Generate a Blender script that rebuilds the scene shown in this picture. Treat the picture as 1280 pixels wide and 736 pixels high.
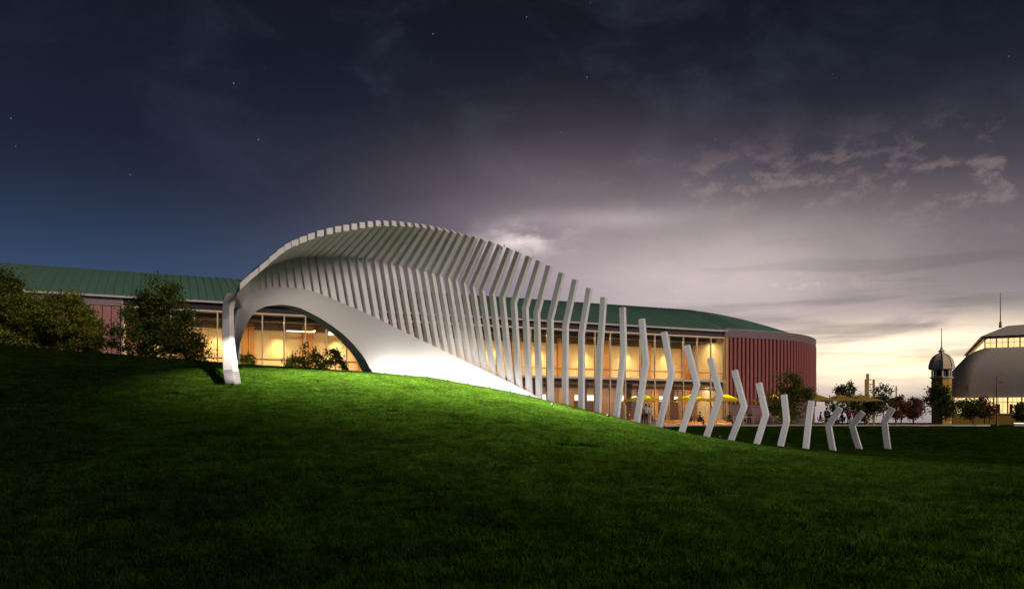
import bpy, bmesh, math, random
import numpy as np
from mathutils import Vector, Matrix
R = math.radians
random.seed(7)
SC = bpy.context.scene
COL = SC.collection
for o in list(bpy.data.objects):
    bpy.data.objects.remove(o)

# ------------------------------------------------------------------ camera
F = 1000.0            # focal length in photo pixels (photo 1280 wide)
HZ = 528.0            # horizon row
cam_d = bpy.data.cameras.new('camera')
cam = bpy.data.objects.new('camera', cam_d)
COL.objects.link(cam)
cam_d.lens = F / 1280 * 36
cam_d.sensor_width = 36
cam_d.shift_y = (HZ - 368) / 1280
cam_d.clip_start = .1
cam_d.clip_end = 6000
cam.location = (0, 0, 0)
cam.rotation_euler = (R(90), 0, 0)
SC.camera = cam

# ------------------------------------------------------------------ sky
SUN_EL, SUN_AZ = R(27), R(127)    # azimuth measured clockwise (to the right) from the view axis
world = bpy.data.worlds.new('World')
SC.world = world
world.use_nodes = True
WN = world.node_tree
WN.nodes.clear()


class E:
    """tiny expression helper for shader maths"""
    nt = None

    def __init__(s, sock):
        s.s = sock

    @staticmethod
    def m(op, *a):
        n = E.nt.nodes.new('ShaderNodeMath')
        n.operation = op
        for i, x in enumerate(a):
            if isinstance(x, E):
                E.nt.links.new(x.s, n.inputs[i])
            else:
                n.inputs[i].default_value = x
        return E(n.outputs[0])

    def __add__(s, o): return E.m('ADD', s, o)
    def __radd__(s, o): return E.m('ADD', o, s)
    def __sub__(s, o): return E.m('SUBTRACT', s, o)
    def __rsub__(s, o): return E.m('SUBTRACT', o, s)
    def __mul__(s, o): return E.m('MULTIPLY', s, o)
    def __rmul__(s, o): return E.m('MULTIPLY', o, s)
    def __truediv__(s, o): return E.m('DIVIDE', s, o)


def comb(x, y, z):
    n = E.nt.nodes.new('ShaderNodeCombineXYZ')
    for i, v in enumerate((x, y, z)):
        if isinstance(v, E):
            E.nt.links.new(v.s, n.inputs[i])
        else:
            n.inputs[i].default_value = v
    return n.outputs[0]


def nz(vec, scale, detail=5, rough=.55, dist=0.):
    n = E.nt.nodes.new('ShaderNodeTexNoise')
    E.nt.links.new(vec, n.inputs['Vector'])
    n.inputs['Scale'].default_value = scale
    n.inputs['Detail'].default_value = detail
    n.inputs['Roughness'].default_value = rough
    n.inputs['Distortion'].default_value = dist
    return E(n.outputs['Fac'])


def ss(x, a, b):
    n = E.nt.nodes.new('ShaderNodeMapRange')
    n.interpolation_type = 'SMOOTHSTEP'
    E.nt.links.new(x.s, n.inputs[0])
    n.inputs[1].default_value = a
    n.inputs[2].default_value = b
    return E(n.outputs[0])


def vop(op, a, b):
    n = E.nt.nodes.new('ShaderNodeVectorMath')
    n.operation = op
    for i, v in enumerate((a, b)):
        if isinstance(v, E):
            E.nt.links.new(v.s, n.inputs[i])
        elif isinstance(v, (tuple, list)):
            n.inputs[i].default_value = v
        else:
            E.nt.links.new(v, n.inputs[i])
    return n.outputs[0]


def tint(fac, c):
    n = E.nt.nodes.new('ShaderNodeVectorMath')
    n.operation = 'SCALE'
    n.inputs[0].default_value = c
    E.nt.links.new(fac.s, n.inputs['Scale'])
    return n.outputs[0]


def build_sky():
    E.nt = WN
    tc = WN.nodes.new('ShaderNodeTexCoord')
    sp = WN.nodes.new('ShaderNodeSeparateXYZ')
    WN.links.new(tc.outputs['Generated'], sp.inputs[0])
    X, Y, Z = (E(sp.outputs[i]) for i in range(3))
    el = E.m('ARCSINE', Z)
    az = E.m('ARCTAN2', X, Y)

    def lobe(px, py, wa, we, p=2):
        u = (px - 640) / F
        a0 = math.atan(u)
        e0 = math.atan((HZ - py) / F / math.hypot(1, u))
        a = (az - a0) / wa
        e = (el - e0) / we
        return E.m('EXPONENT', (a * a + e * e) * -1.0)
    flat = comb(az * 2.0, el * 9.0, 0.0)
    soft = comb(az * 1.6, el * 3.6, 3.0)
    n1 = nz(soft, 2.2, 6, .55, .3)         # broad cloud masses
    n2 = nz(flat, 2.6, 7, .6, .4)          # stretched bands
    # base: deep night above, slate blue towards the horizon
    up = ss(el, 0.13, .50)
    mid = ss(el, -.02, .30)
    base = vop('ADD', tint(1.0 - up, (.007, .014, .034)), (.0062, .0064, .0135))
    blue = tint((1.0 - mid) * (0.75 + n1 * .5) * lobe(180, 310, .52, .17), (.016, .070, .165))
    base = vop('ADD', base, blue)
    rest = tint((1.0 - mid) * .5, (.056, .066, .100))
    base = vop('ADD', base, rest)
    cl = 0.55 + n1 * .9
    base = vop('ADD', base, tint(lobe(1030, 415, .43, .140) * cl, (.270, .208, .182)))
    base = vop('ADD', base, tint(lobe(1080, 480, .36, .075), (.21, .165, .145)))
    base = vop('ADD', base, tint(lobe(880, 350, .17, .07) * cl, (.31, .26, .245)))
    base = vop('ADD', base, tint(lobe(700, 300, .20, .100) * cl, (.15, .108, .112)))
    base = vop('ADD', base, tint(lobe(655, 299, .050, .017) * (-.15 + 1.7 * ss(nz(comb(az * 6.0, el * 14.0, 2.2), 2.2, 6, .6, .1), .38, .66)), (.34, .30, .27)))
    base = vop('ADD', base, tint(lobe(790, 275, .075, .012) * cl, (.10, .09, .09)))
    base = vop('ADD', base, tint(lobe(735, 272, .10, .012) * cl, (.07, .06, .06)))
    base = vop('ADD', base, tint(lobe(650, 310, .05, .022) * cl, (.16, .13, .12)))
    # sunset band, broken by stretched cloud
    band = ss(n2, .36, .56)
    base = vop('ADD', base, tint(lobe(1090, 455, .26, .036) * (.45 + band * .65), (.72, .58, .27)))
    base = vop('ADD', base, tint(lobe(1210, 430, .14, .030) * (.3 + band * .7), (.55, .46, .33)))
    # greyer cloud streaks across the glow
    streak = ss(nz(comb(az * 1.5, el * 20.0, 8.0), 2.4, 6, .55, .25), .50, .68)
    dk = 1.0 - streak * lobe(1080, 420, .35, .09) * .34
    n = WN.nodes.new('ShaderNodeVectorMath')
    n.operation = 'SCALE'
    WN.links.new(base, n.inputs[0])
    WN.links.new(dk.s, n.inputs['Scale'])
    base = n.outputs[0]
    # small broken peach clouds
    puff = nz(comb(az * 3.4, el * 6.0, 4.4), 6.5, 7, .62, .1)
    p = ss(puff, .50, .66)
    base = vop('ADD', base, tint(p * (lobe(985, 222, .17, .034) + lobe(1235, 225, .09, .045)), (.095, .068, .058)))
    base = vop('ADD', base, tint(p * lobe(960, 365, .09, .016), (.26, .19, .12)))
    wisps = ss(nz(comb(az * 3.0, el * 5.0, 5.5), 2.2, 7, .6, .4), .45, .75)
    base = vop('ADD', base, tint(wisps * lobe(700, 130, .5, .16), (.018, .020, .030)))
    # stars
    vor = WN.nodes.new('ShaderNodeTexVoronoi')
    vor.feature = 'F1'
    WN.links.new(tc.outputs['Generated'], vor.inputs['Vector'])
    vor.inputs['Scale'].default_value = 46
    vor.inputs['Randomness'].default_value = 1
    st = ss(E(vor.outputs['Distance']), .052, .02)
    spc = WN.nodes.new('ShaderNodeSeparateColor')
    WN.links.new(vor.outputs['Color'], spc.inputs[0])
    some = ss(E(spc.outputs[0]), .40, 1.0)
    base = vop('ADD', base, tint(st * some * ss(el, .20, .32), (.15, .165, .20)))
    # physical twilight sky, faint
    sky = WN.nodes.new('ShaderNodeTexSky')
    sky.sky_type = 'NISHITA'
    sky.sun_disc = False
    sky.sun_elevation = SUN_EL
    sky.sun_rotation = SUN_AZ
    base = vop('ADD', base, vop('MULTIPLY', sky.outputs[0], (.0012, .0012, .0012)))
    bg = WN.nodes.new('ShaderNodeBackground')
    WN.links.new(base, bg.inputs[0])
    bg.inputs[1].default_value = 1.0
    out = WN.nodes.new('ShaderNodeOutputWorld')
    WN.links.new(bg.outputs[0], out.inputs[0])


build_sky()

sun_d = bpy.data.lights.new('sun', 'SUN')
sun_d.energy = 1.65
sun_d.angle = R(24)
sun_d.color = (1, .86, .76)
sun = bpy.data.objects.new('sun', sun_d)
COL.objects.link(sun)
sdir = Vector((math.sin(SUN_AZ) * math.cos(SUN_EL), math.cos(SUN_AZ) * math.cos(SUN_EL), math.sin(SUN_EL)))
sun.rotation_euler = sdir.to_track_quat('Z', 'Y').to_euler()
sun.location = (60, 60, 40)

vs = SC.view_settings
SC.display_settings.display_device = 'sRGB'
vs.view_transform = 'Standard'
vs.look = 'None'
vs.exposure = 0
vs.gamma = 1
SC.render.engine = 'CYCLES'
cy = SC.cycles
cy.use_denoising = True
try:
    cy.denoiser = 'OPENIMAGEDENOISE'
    cy.denoising_input_passes = 'RGB_ALBEDO_NORMAL'
except Exception:
    pass
cy.max_bounces = 5
cy.diffuse_bounces = 3
cy.glossy_bounces = 3
cy.transmission_bounces = 4
cy.transparent_max_bounces = 12
cy.caustics_reflective = False
cy.caustics_refractive = False
cy.sample_clamp_indirect = 4
cy.use_light_tree = True

# ------------------------------------------------------------------ materials
MATS = {}


def mat(name, col, rough=.6, metal=0., var=.12, nscale=3., bump=0., bscale=40., spec=.4, emit=None, estr=0., island=0., stretch=(1, 1, 1)):
    if name in MATS:
        return MATS[name]
    m = bpy.data.materials.new(name)
    m.use_nodes = True
    nt = m.node_tree
    E.nt = nt
    b = nt.nodes['Principled BSDF']
    b.inputs['Roughness'].default_value = rough
    b.inputs['Metallic'].default_value = metal
    b.inputs['Specular IOR Level'].default_value = spec
    tc = nt.nodes.new('ShaderNodeTexCoord')
    mp = nt.nodes.new('ShaderNodeMapping')
    mp.inputs['Scale'].default_value = stretch
    nt.links.new(tc.outputs['Object'], mp.inputs[0])
    vec = mp.outputs[0]
    f = nz(vec, nscale, 6, .6)
    k = (1 - var) + f * (2 * var)
    if island:
        g = nt.nodes.new('ShaderNodeNewGeometry')
        k = k * ((1 - island) + E(g.outputs['Random Per Island']) * (2 * island))
    nt.links.new(tint(k, col[:3]), b.inputs['Base Color'])
    if bump:
        bn = nt.nodes.new('ShaderNodeBump')
        bn.inputs['Strength'].default_value = bump
        bn.inputs['Distance'].default_value = .02
        h = nz(vec, bscale, 4, .6)
        nt.links.new(h.s, bn.inputs['Height'])
        nt.links.new(bn.outputs[0], b.inputs['Normal'])
    if emit:
        b.inputs['Emission Color'].default_value = (*emit, 1)
        b.inputs['Emission Strength'].default_value = estr
    MATS[name] = m
    return m


def two_tone(name, c1, c2, scale, rough=.7, lo=.4, hi=.6, bump=.3, bscale=60, island=0.0, stretch=(1, 1, 1)):
    m = mat(name, c1, rough, var=0, bump=bump, bscale=bscale)
    nt = m.node_tree
    E.nt = nt
    b = nt.nodes['Principled BSDF']
    tc = nt.nodes.new('ShaderNodeTexCoord')
    mp = nt.nodes.new('ShaderNodeMapping')
    mp.inputs['Scale'].default_value = stretch
    nt.links.new(tc.outputs['Object'], mp.inputs[0])
    f = ss(nz(mp.outputs[0], scale, 6, .6), lo, hi)
    mx = nt.nodes.new('ShaderNodeMix')
    mx.data_type = 'RGBA'
    if island:
        g = nt.nodes.new('ShaderNodeNewGeometry')
        f = f * (1 - island) + E(g.outputs['Random Per Island']) * island
    nt.links.new(f.s, mx.inputs[0])
    mx.inputs[6].default_value = (*c1, 1)
    mx.inputs[7].default_value = (*c2, 1)
    nt.links.new(mx.outputs[2], b.inputs['Base Color'])
    return m


def glass_mat():
    m = bpy.data.materials.new('glass')
    m.use_nodes = True
    nt = m.node_tree
    nt.nodes.clear()
    t = nt.nodes.new('ShaderNodeBsdfTransparent')
    t.inputs[0].default_value = (.86, .88, .86, 1)
    g = nt.nodes.new('ShaderNodeBsdfGlossy')
    g.inputs['Roughness'].default_value = .03
    fr = nt.nodes.new('ShaderNodeFresnel')
    fr.inputs[0].default_value = 1.45
    mx = nt.nodes.new('ShaderNodeMixShader')
    nt.links.new(fr.outputs[0], mx.inputs[0])
    nt.links.new(t.outputs[0], mx.inputs[1])
    nt.links.new(g.outputs[0], mx.inputs[2])
    o = nt.nodes.new('ShaderNodeOutputMaterial')
    nt.links.new(mx.outputs[0], o.inputs[0])
    return m


def leaf_mat(name, c1, c2, scale=1.2):
    m = two_tone(name, c1, c2, scale, rough=.55, lo=.35, hi=.65, bump=0, island=.55)
    b = m.node_tree.nodes['Principled BSDF']
    b.inputs['Specular IOR Level'].default_value = .25
    return m


M = dict(
    white=mat('painted_white_steel', (.78, .755, .75), .45, var=.035, nscale=1.3, bump=.05, bscale=30),
    shell=mat('smooth_white_plaster', (.80, .775, .77), .5, var=.03, nscale=.9, bump=.04, bscale=18),
    roof=mat('green_metal_roof', (.105, .215, .145), .5, var=.14, nscale=.35, stretch=(3, .3, 1)),
    seam=mat('green_roof_seam', (.09, .185, .125), .45, var=.1),
    gutter=mat('pale_gutter', (.62, .52, .50), .5),
    fascia=mat('dark_mauve_fascia', (.035, .022, .030), .6),
    mauve=mat('mauve_parapet', (.30, .215, .235), .6, var=.08),
    mauved=mat('dark_mauve_parapet', (.20, .14, .16), .6, var=.1),
    red=mat('rust_red_cladding', (.31, .09, .09), .55, var=.10, nscale=1.2, stretch=(4, 4, .3)),
    redl=mat('dusty_red_panel', (.46, .20, .185), .6, var=.08, nscale=1.0),
    joint=mat('dark_panel_joint', (.10, .05, .055), .7),
    board=mat('dark_plum_board', (.20, .115, .13), .65, var=.15, nscale=4),
    mull=mat('cream_mullion', (.80, .66, .48), .4),
    slab=mat('pale_slab_edge', (.58, .48, .44), .6),
    ceil=mat('olive_ceiling', (.16, .13, .055), .8),
    ceil2=mat('dark_olive_beam', (.10, .08, .035), .8),
    wallc=mat('cream_interior_wall', (.80, .60, .34), .75, var=.05, nscale=.8),
    wood=mat('orange_timber', (.58, .26, .07), .5, var=.25, nscale=3, stretch=(6, 6, .4)),
    woodd=mat('brown_timber', (.30, .17, .11), .55, var=.25, nscale=3, stretch=(6, 6, .4)),
    doorm=mat('dark_brown_door', (.10, .06, .055), .5, var=.2, nscale=5, stretch=(5, 5, .5)),
    floor=mat('interior_floor', (.40, .28, .16), .45),
    glass=glass_mat(),
    glow=mat('lit_strip', (.9, .85, .7), .5, emit=(1, .88, .66), estr=1.7),
    glowc=mat('lit_lantern_window', (.9, .8, .5), .5, emit=(1, .68, .32), estr=1.7, var=.2),
    pave=mat('pale_paving', (.50, .42, .36), .75, var=.12, nscale=2.5, bump=.2),
    kerb=mat('concrete_edge', (.52, .44, .38), .75, var=.1),
    yellow=mat('yellow_canvas', (.90, .76, .02), .8, var=.06),
    mustard=mat('olive_yellow_canvas', (.52, .40, .07), .8, var=.06),  # yellow umbrella canvas in shade, the shade put into the colour
    mast=mat('rust_red_mast', (.45, .10, .03), .5),
    gold=mat('gold_painted_pole', (.55, .38, .10), .35, metal=.4),
    pole=mat('brown_grey_pole', (.22, .15, .12), .5),
    dark=mat('dark_metal', (.04, .035, .035), .5),
    chairr=mat('red_chair_shell', (.30, .05, .03), .5),
    bark=mat('bark', (.07, .05, .035), .9, var=.3, nscale=8, bump=.6),
    dome=mat('grey_shingle_roof', (.58, .49, .42), .7, var=.16, nscale=1.6, bump=.3, bscale=12),
    domet=mat('tan_grey_dome', (.80, .66, .46), .7, var=.14, nscale=1.5),
    ochre=mat('ochre_plaster', (.68, .40, .07), .75, var=.12),
    cream=mat('cream_trim', (.66, .60, .50), .6),
    shingle=mat('brown_grey_shingle', (.34, .29, .23), .7, var=.2),
    skin=mat('skin', (.42, .25, .18), .55),
    hair=mat('dark_hair', (.02, .015, .012), .6),
    cblack=mat('black_cloth', (.015, .014, .018), .85),
    cwhite=mat('white_cloth', (.72, .68, .64), .85),
    cred=mat('dark_red_cloth', (.16, .02, .02), .85),
    cgreen=mat('dark_green_cloth', (.03, .06, .035), .85),
    ckhaki=mat('khaki_cloth', (.34, .27, .16), .85),
    cblue=mat('navy_cloth', (.02, .03, .09), .85),
    cyel=mat('mustard_cloth', (.35, .26, .06), .85),
    fix=mat('lamp_housing', (.03, .03, .03), .5),
    lens=mat('lamp_lens', (.9, .9, .9), .3, emit=(1, .93, .85), estr=6),
)


def canvas(name, col):
    m = mat(name, col, .8, var=.06)
    nt = m.node_tree
    b = nt.nodes['Principled BSDF']
    t = nt.nodes.new('ShaderNodeBsdfTranslucent')
    t.inputs[0].default_value = (*col, 1)
    mx = nt.nodes.new('ShaderNodeMixShader')
    mx.inputs[0].default_value = .5
    nt.links.new(b.outputs[0], mx.inputs[1])
    nt.links.new(t.outputs[0], mx.inputs[2])
    nt.links.new(mx.outputs[0], nt.nodes['Material Output'].inputs[0])


def lucent(m, col, fac):
    nt = m.node_tree
    b = nt.nodes['Principled BSDF']
    t = nt.nodes.new('ShaderNodeBsdfTranslucent')
    t.inputs[0].default_value = (*col, 1)
    src = b.inputs['Base Color'].links[0].from_socket
    mu = nt.nodes.new('ShaderNodeVectorMath')
    mu.operation = 'MULTIPLY'
    nt.links.new(src, mu.inputs[0])
    mu.inputs[1].default_value = col
    nt.links.new(mu.outputs[0], t.inputs[0])
    ad = nt.nodes.new('ShaderNodeMixShader')
    ad.inputs[0].default_value = fac
    nt.links.new(b.outputs[0], ad.inputs[1])
    nt.links.new(t.outputs[0], ad.inputs[2])
    nt.links.new(ad.outputs[0], nt.nodes['Material Output'].inputs[0])


canvas('yellow_canvas', (.90, .76, .02))
canvas('olive_yellow_canvas', (.60, .47, .08))


# grass: dark turf with patches of lighter growth
def turf_mat():
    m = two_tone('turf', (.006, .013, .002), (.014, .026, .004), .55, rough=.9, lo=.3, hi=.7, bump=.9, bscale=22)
    nt = m.node_tree
    nt.nodes['Principled BSDF'].inputs['Specular IOR Level'].default_value = .0
    return m


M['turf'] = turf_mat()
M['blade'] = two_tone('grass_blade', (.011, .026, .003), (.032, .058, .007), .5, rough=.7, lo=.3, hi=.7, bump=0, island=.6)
M['blade'].node_tree.nodes['Principled BSDF'].inputs['Specular IOR Level'].default_value = .03
M['leafA'] = leaf_mat('olive_leaf', (.085, .115, .018), (.32, .34, .045))
M['leafB'] = leaf_mat('dark_leaf', (.035, .06, .012), (.17, .20, .032))
M['leafC'] = leaf_mat('bright_leaf', (.13, .19, .02), (.42, .46, .06))
M['leafD'] = leaf_mat('rust_leaf', (.09, .032, .014), (.28, .12, .05))
M['leafE'] = leaf_mat('far_green_leaf', (.03, .055, .014), (.12, .15, .035))


def blade_variation():
    nt = M['blade'].node_tree
    E.nt = nt
    b = nt.nodes['Principled BSDF']
    src = b.inputs['Base Color'].links[0].from_socket
    g = nt.nodes.new('ShaderNodeNewGeometry')
    pos = g.outputs['Position']
    k1 = ss(nz(pos, .22, 4, .6), .30, .70)
    k2 = ss(nz(pos, 1.7, 5, .65), .32, .68)
    k3 = ss(nz(pos, 7.0, 2, .6), .30, .70)
    k = (.65 + k1 * .5) * (.55 + k2 * .8) * (.5 + k3 * .9)
    n = nt.nodes.new('ShaderNodeVectorMath')
    n.operation = 'SCALE'
    nt.links.new(src, n.inputs[0])
    nt.links.new(k.s, n.inputs['Scale'])
    nt.links.new(n.outputs[0], b.inputs['Base Color'])


blade_variation()
lucent(M['blade'], (4.2, 4.6, 3.4), .5)
for k_ in ('leafA', 'leafB', 'leafC', 'leafD', 'leafE'):
    lucent(M[k_], (1.7, 1.7, 1.4), .4)


# ------------------------------------------------------------------ mesh helpers
class MB:
    def __init__(s):
        s.v, s.f = [], []

    def add(s, vs_, fs_):
        k = len(s.v)
        s.v += [tuple(v) for v in vs_]
        s.f += [tuple(i + k for i in f) for f in fs_]
        return s

    def box(s, x0, x1, y0, y1, z0, z1):
        return s.add([(x0, y0, z0), (x1, y0, z0), (x1, y1, z0), (x0, y1, z0), (x0, y0, z1), (x1, y0, z1), (x1, y1, z1), (x0, y1, z1)],
                     [(0, 3, 2, 1), (4, 5, 6, 7), (0, 1, 5, 4), (1, 2, 6, 5), (2, 3, 7, 6), (3, 0, 4, 7)])

    def tube(s, pts, rad, n=6, caps=True):
        pts = [Vector(p) for p in pts]
        if not hasattr(rad, '__len__'):
            rad = [rad] * len(pts)
        rings = []
        up = Vector((0.13, .21, 1))
        for i, p in enumerate(pts):
            d = (pts[min(i + 1, len(pts) - 1)] - pts[max(i - 1, 0)]).normalized()
            a = d.cross(up if abs(d.dot(up.normalized())) < .95 else Vector((1, 0, 0))).normalized()
            b = d.cross(a)
            rings.append([p + (a * math.cos(2 * math.pi * k / n) + b * math.sin(2 * math.pi * k / n)) * rad[i] for k in range(n)])
        k0 = len(s.v)
        for r in rings:
            s.v += [tuple(v) for v in r]
        for i in range(len(rings) - 1):
            for k in range(n):
                a0, a1 = k0 + i * n + k, k0 + i * n + (k + 1) % n
                s.f.append((a0, a0 + n, a1 + n, a1))
        if caps:
            s.f.append(tuple(k0 + k for k in range(n)))
            s.f.append(tuple(k0 + (len(rings) - 1) * n + k for k in reversed(range(n))))
        return s

    def lathe(s, prof, n=16, c=(0, 0, 0)):
        k0 = len(s.v)
        for (r, z) in prof:
            for k in range(n):
                a = 2 * math.pi * (k + .5) / n
                s.v.append((c[0] + r * math.cos(a), c[1] + r * math.sin(a), c[2] + z))
        for i in range(len(prof) - 1):
            for k in range(n):
                a0, a1 = k0 + i * n + k, k0 + i * n + (k + 1) % n
                s.f.append((a0, a1, a1 + n, a0 + n))
        return s

    def mesh(s, name, m, smooth=False):
        me = bpy.data.meshes.new(name)
        me.from_pydata(s.v, [], s.f)
        if m:
            me.materials.append(m)
        if smooth:
            me.polygons.foreach_set('use_smooth', [True] * len(me.polygons))
        me.update()
        return me

    def build(s, name, m, parent=None, smooth=False, recalc=True, loc=None, rz=None):
        me = s.mesh(name, m, smooth)
        if recalc:
            bm = bmesh.new()
            bm.from_mesh(me)
            bmesh.ops.recalc_face_normals(bm, faces=bm.faces)
            bm.to_mesh(me)
            bm.free()
        o = bpy.data.objects.new(name, me)
        COL.objects.link(o)
        o.parent = parent
        if loc is not None:
            o.location = loc
        if rz is not None:
            o.rotation_euler.z = rz
        return o


def tag(o, label=None, cat=None, group=None, kind=None):
    if label:
        o['label'] = label
    if cat:
        o['category'] = cat
    if group:
        o['group'] = group
    if kind:
        o['kind'] = kind
    return o


def empty(name, loc=(0, 0, 0), rz=0, label=None, cat=None, group=None):
    o = bpy.data.objects.new(name, None)
    o.empty_display_size = .3
    COL.objects.link(o)
    o.location = loc
    o.rotation_euler.z = rz
    return tag(o, label, cat, group)


def copy_tree(o, parent=None):
    c = o.copy()
    COL.objects.link(c)
    c.parent = parent
    for ch in list(o.children):
        copy_tree(ch, c)
    return c


def inst(src, name, parent, loc=(0, 0, 0), rz=0, scale=None):
    o = bpy.data.objects.new(name, src)
    COL.objects.link(o)
    o.parent = parent
    o.location = loc
    o.rotation_euler.z = rz
    if scale:
        o.scale = scale
    return o


def at(px, py, Y):
    return Vector(((px - 640) / F * Y, Y, (HZ - py) / F * Y))


def interp(x, tab):
    xs = [t[0] for t in tab]
    ys = [t[1] for t in tab]
    return float(np.interp(x, xs, ys))


# ------------------------------------------------------------------ terrain
YC = 46.0
CREST = [(-260, 417), (-60, 430), (0, 434), (100, 441), (200, 448.5), (290, 456), (350, 460), (465, 467), (540, 473.5), (600, 484),
         (640, 492), (685, 502.5), (740, 516), (800, 531), (855, 543.5), (900, 552), (960, 560), (1010, 567), (1100, 578), (1280, 593), (1500, 604)]
_cx = np.arange(-260, 1501, 4.)
_cy = np.interp(_cx, [c[0] for c in CREST], [c[1] for c in CREST])
_k = np.hanning(23)
_k /= _k.sum()
_cy = np.convolve(np.pad(_cy, 11, mode='edge'), _k, mode='valid')


def crest_z(X):
    px = X / YC * F + 640
    return (HZ - np.interp(px, _cx, _cy)) / F * YC


Z_END = -.40
# building frame: P0 + s*D + n*N
P0 = Vector((-30.4, 62.3, 0))
PHI = math.atan2(23.2, 53.06)
D = Vector((math.cos(PHI), math.sin(PHI), 0))
N = Vector((-math.sin(PHI), math.cos(PHI), 0))


def terrain(X, Y):
    X = np.asarray(X, float)
    Y = np.asarray(Y, float)
    zc = crest_z(X)
    dz = (crest_z(X + .5) - crest_z(X - .5))
    u = X / YC
    m1 = zc / YC - u * dz
    # front slope, 8 -> YC
    z0, y0 = -1.9, 8.
    h = YC - y0
    t = np.clip((Y - y0) / h, 0, 1)
    m0 = .075
    f = (2 * t**3 - 3 * t**2 + 1) * z0 + (t**3 - 2 * t**2 + t) * h * m0 + (-2 * t**3 + 3 * t**2) * zc + (t**3 - t**2) * h * m1
    f = np.where(Y < y0, z0 + (Y - y0) * m0 * np.exp((Y - y0) / 8.), f)
    # behind the crest
    yf = 62.3 + (X + 30.4) * .4373
    ye = yf - 6
    w = np.clip((X + 2) / 20, 0, 1)
    w = w * w * (3 - 2 * w)
    ye = ye * (1 - w) + 74 * w
    ye = np.maximum(ye, YC + 4)
    h2 = ye - YC
    t = np.clip((Y - YC) / h2, 0, 1)
    mm = np.where(zc > 0, np.minimum(m1, .1), m1)
    g = (2 * t**3 - 3 * t**2 + 1) * zc + (t**3 - 2 * t**2 + t) * h2 * mm + (-2 * t**3 + 3 * t**2) * Z_END
    bp = (np.sin(X * .31 + 1) * np.sin(Y * .27) * .05 + np.sin(X * .9 + Y * .6) * .012) * np.clip((Y - 9) / 4, 0, 1) * np.clip((43 - Y) / 8, 0, 1)
    md = .75 * np.exp(-((X - 47) / 10) ** 2 - ((Y - 60) / 4.5) ** 2) + .45 * np.exp(-((X - 30) / 8) ** 2 - ((Y - 66) / 3.5) ** 2)
    return np.where(Y <= YC, f, g) + bp + md * (Y > YC)


def gz(x, y):
    return float(terrain(x, y))


def ground_depth(px, py, y_from, y_to):
    """depth at which the terrain shows at this row, searched from y_from to y_to"""
    best, by = 1e9, y_from
    for y in np.linspace(y_from, y_to, 400):
        e = abs(HZ - F * gz((px - 640) / F * y, y) / y - py)
        if e < best:
            best, by = e, y
    return by


def build_ground():
    xs = np.concatenate([[-3000, -1200, -500, -220, -120, -80], np.arange(-60, 70.1, .8), [85, 110, 150, 220, 500, 1200, 3000]])
    ys = np.concatenate([[-1500, -400, -100, -40, -20, -8, 0], np.arange(4, 90, .6), [95, 105, 120, 150, 200, 300, 600, 1500, 4500]])
    Xg, Yg = np.meshgrid(xs, ys)
    Zg = terrain(Xg, Yg)
    rng = np.random.default_rng(3)
    nx, ny = len(xs), len(ys)
    v = np.stack([Xg, Yg, Zg], -1).reshape(-1, 3).tolist()
    f = []
    for j in range(ny - 1):
        for i in range(nx - 1):
            a = j * nx + i
            f.append((a, a + 1, a + 1 + nx, a + nx))
    me = bpy.data.meshes.new('ground')
    me.from_pydata(v, [], f)
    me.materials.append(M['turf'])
    me.polygons.foreach_set('use_smooth', [True] * len(f))
    o = bpy.data.objects.new('ground', me)
    COL.objects.link(o)
    tag(o, 'dark green lawn mound rolling down towards the camera', kind='structure')


build_ground()


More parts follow.
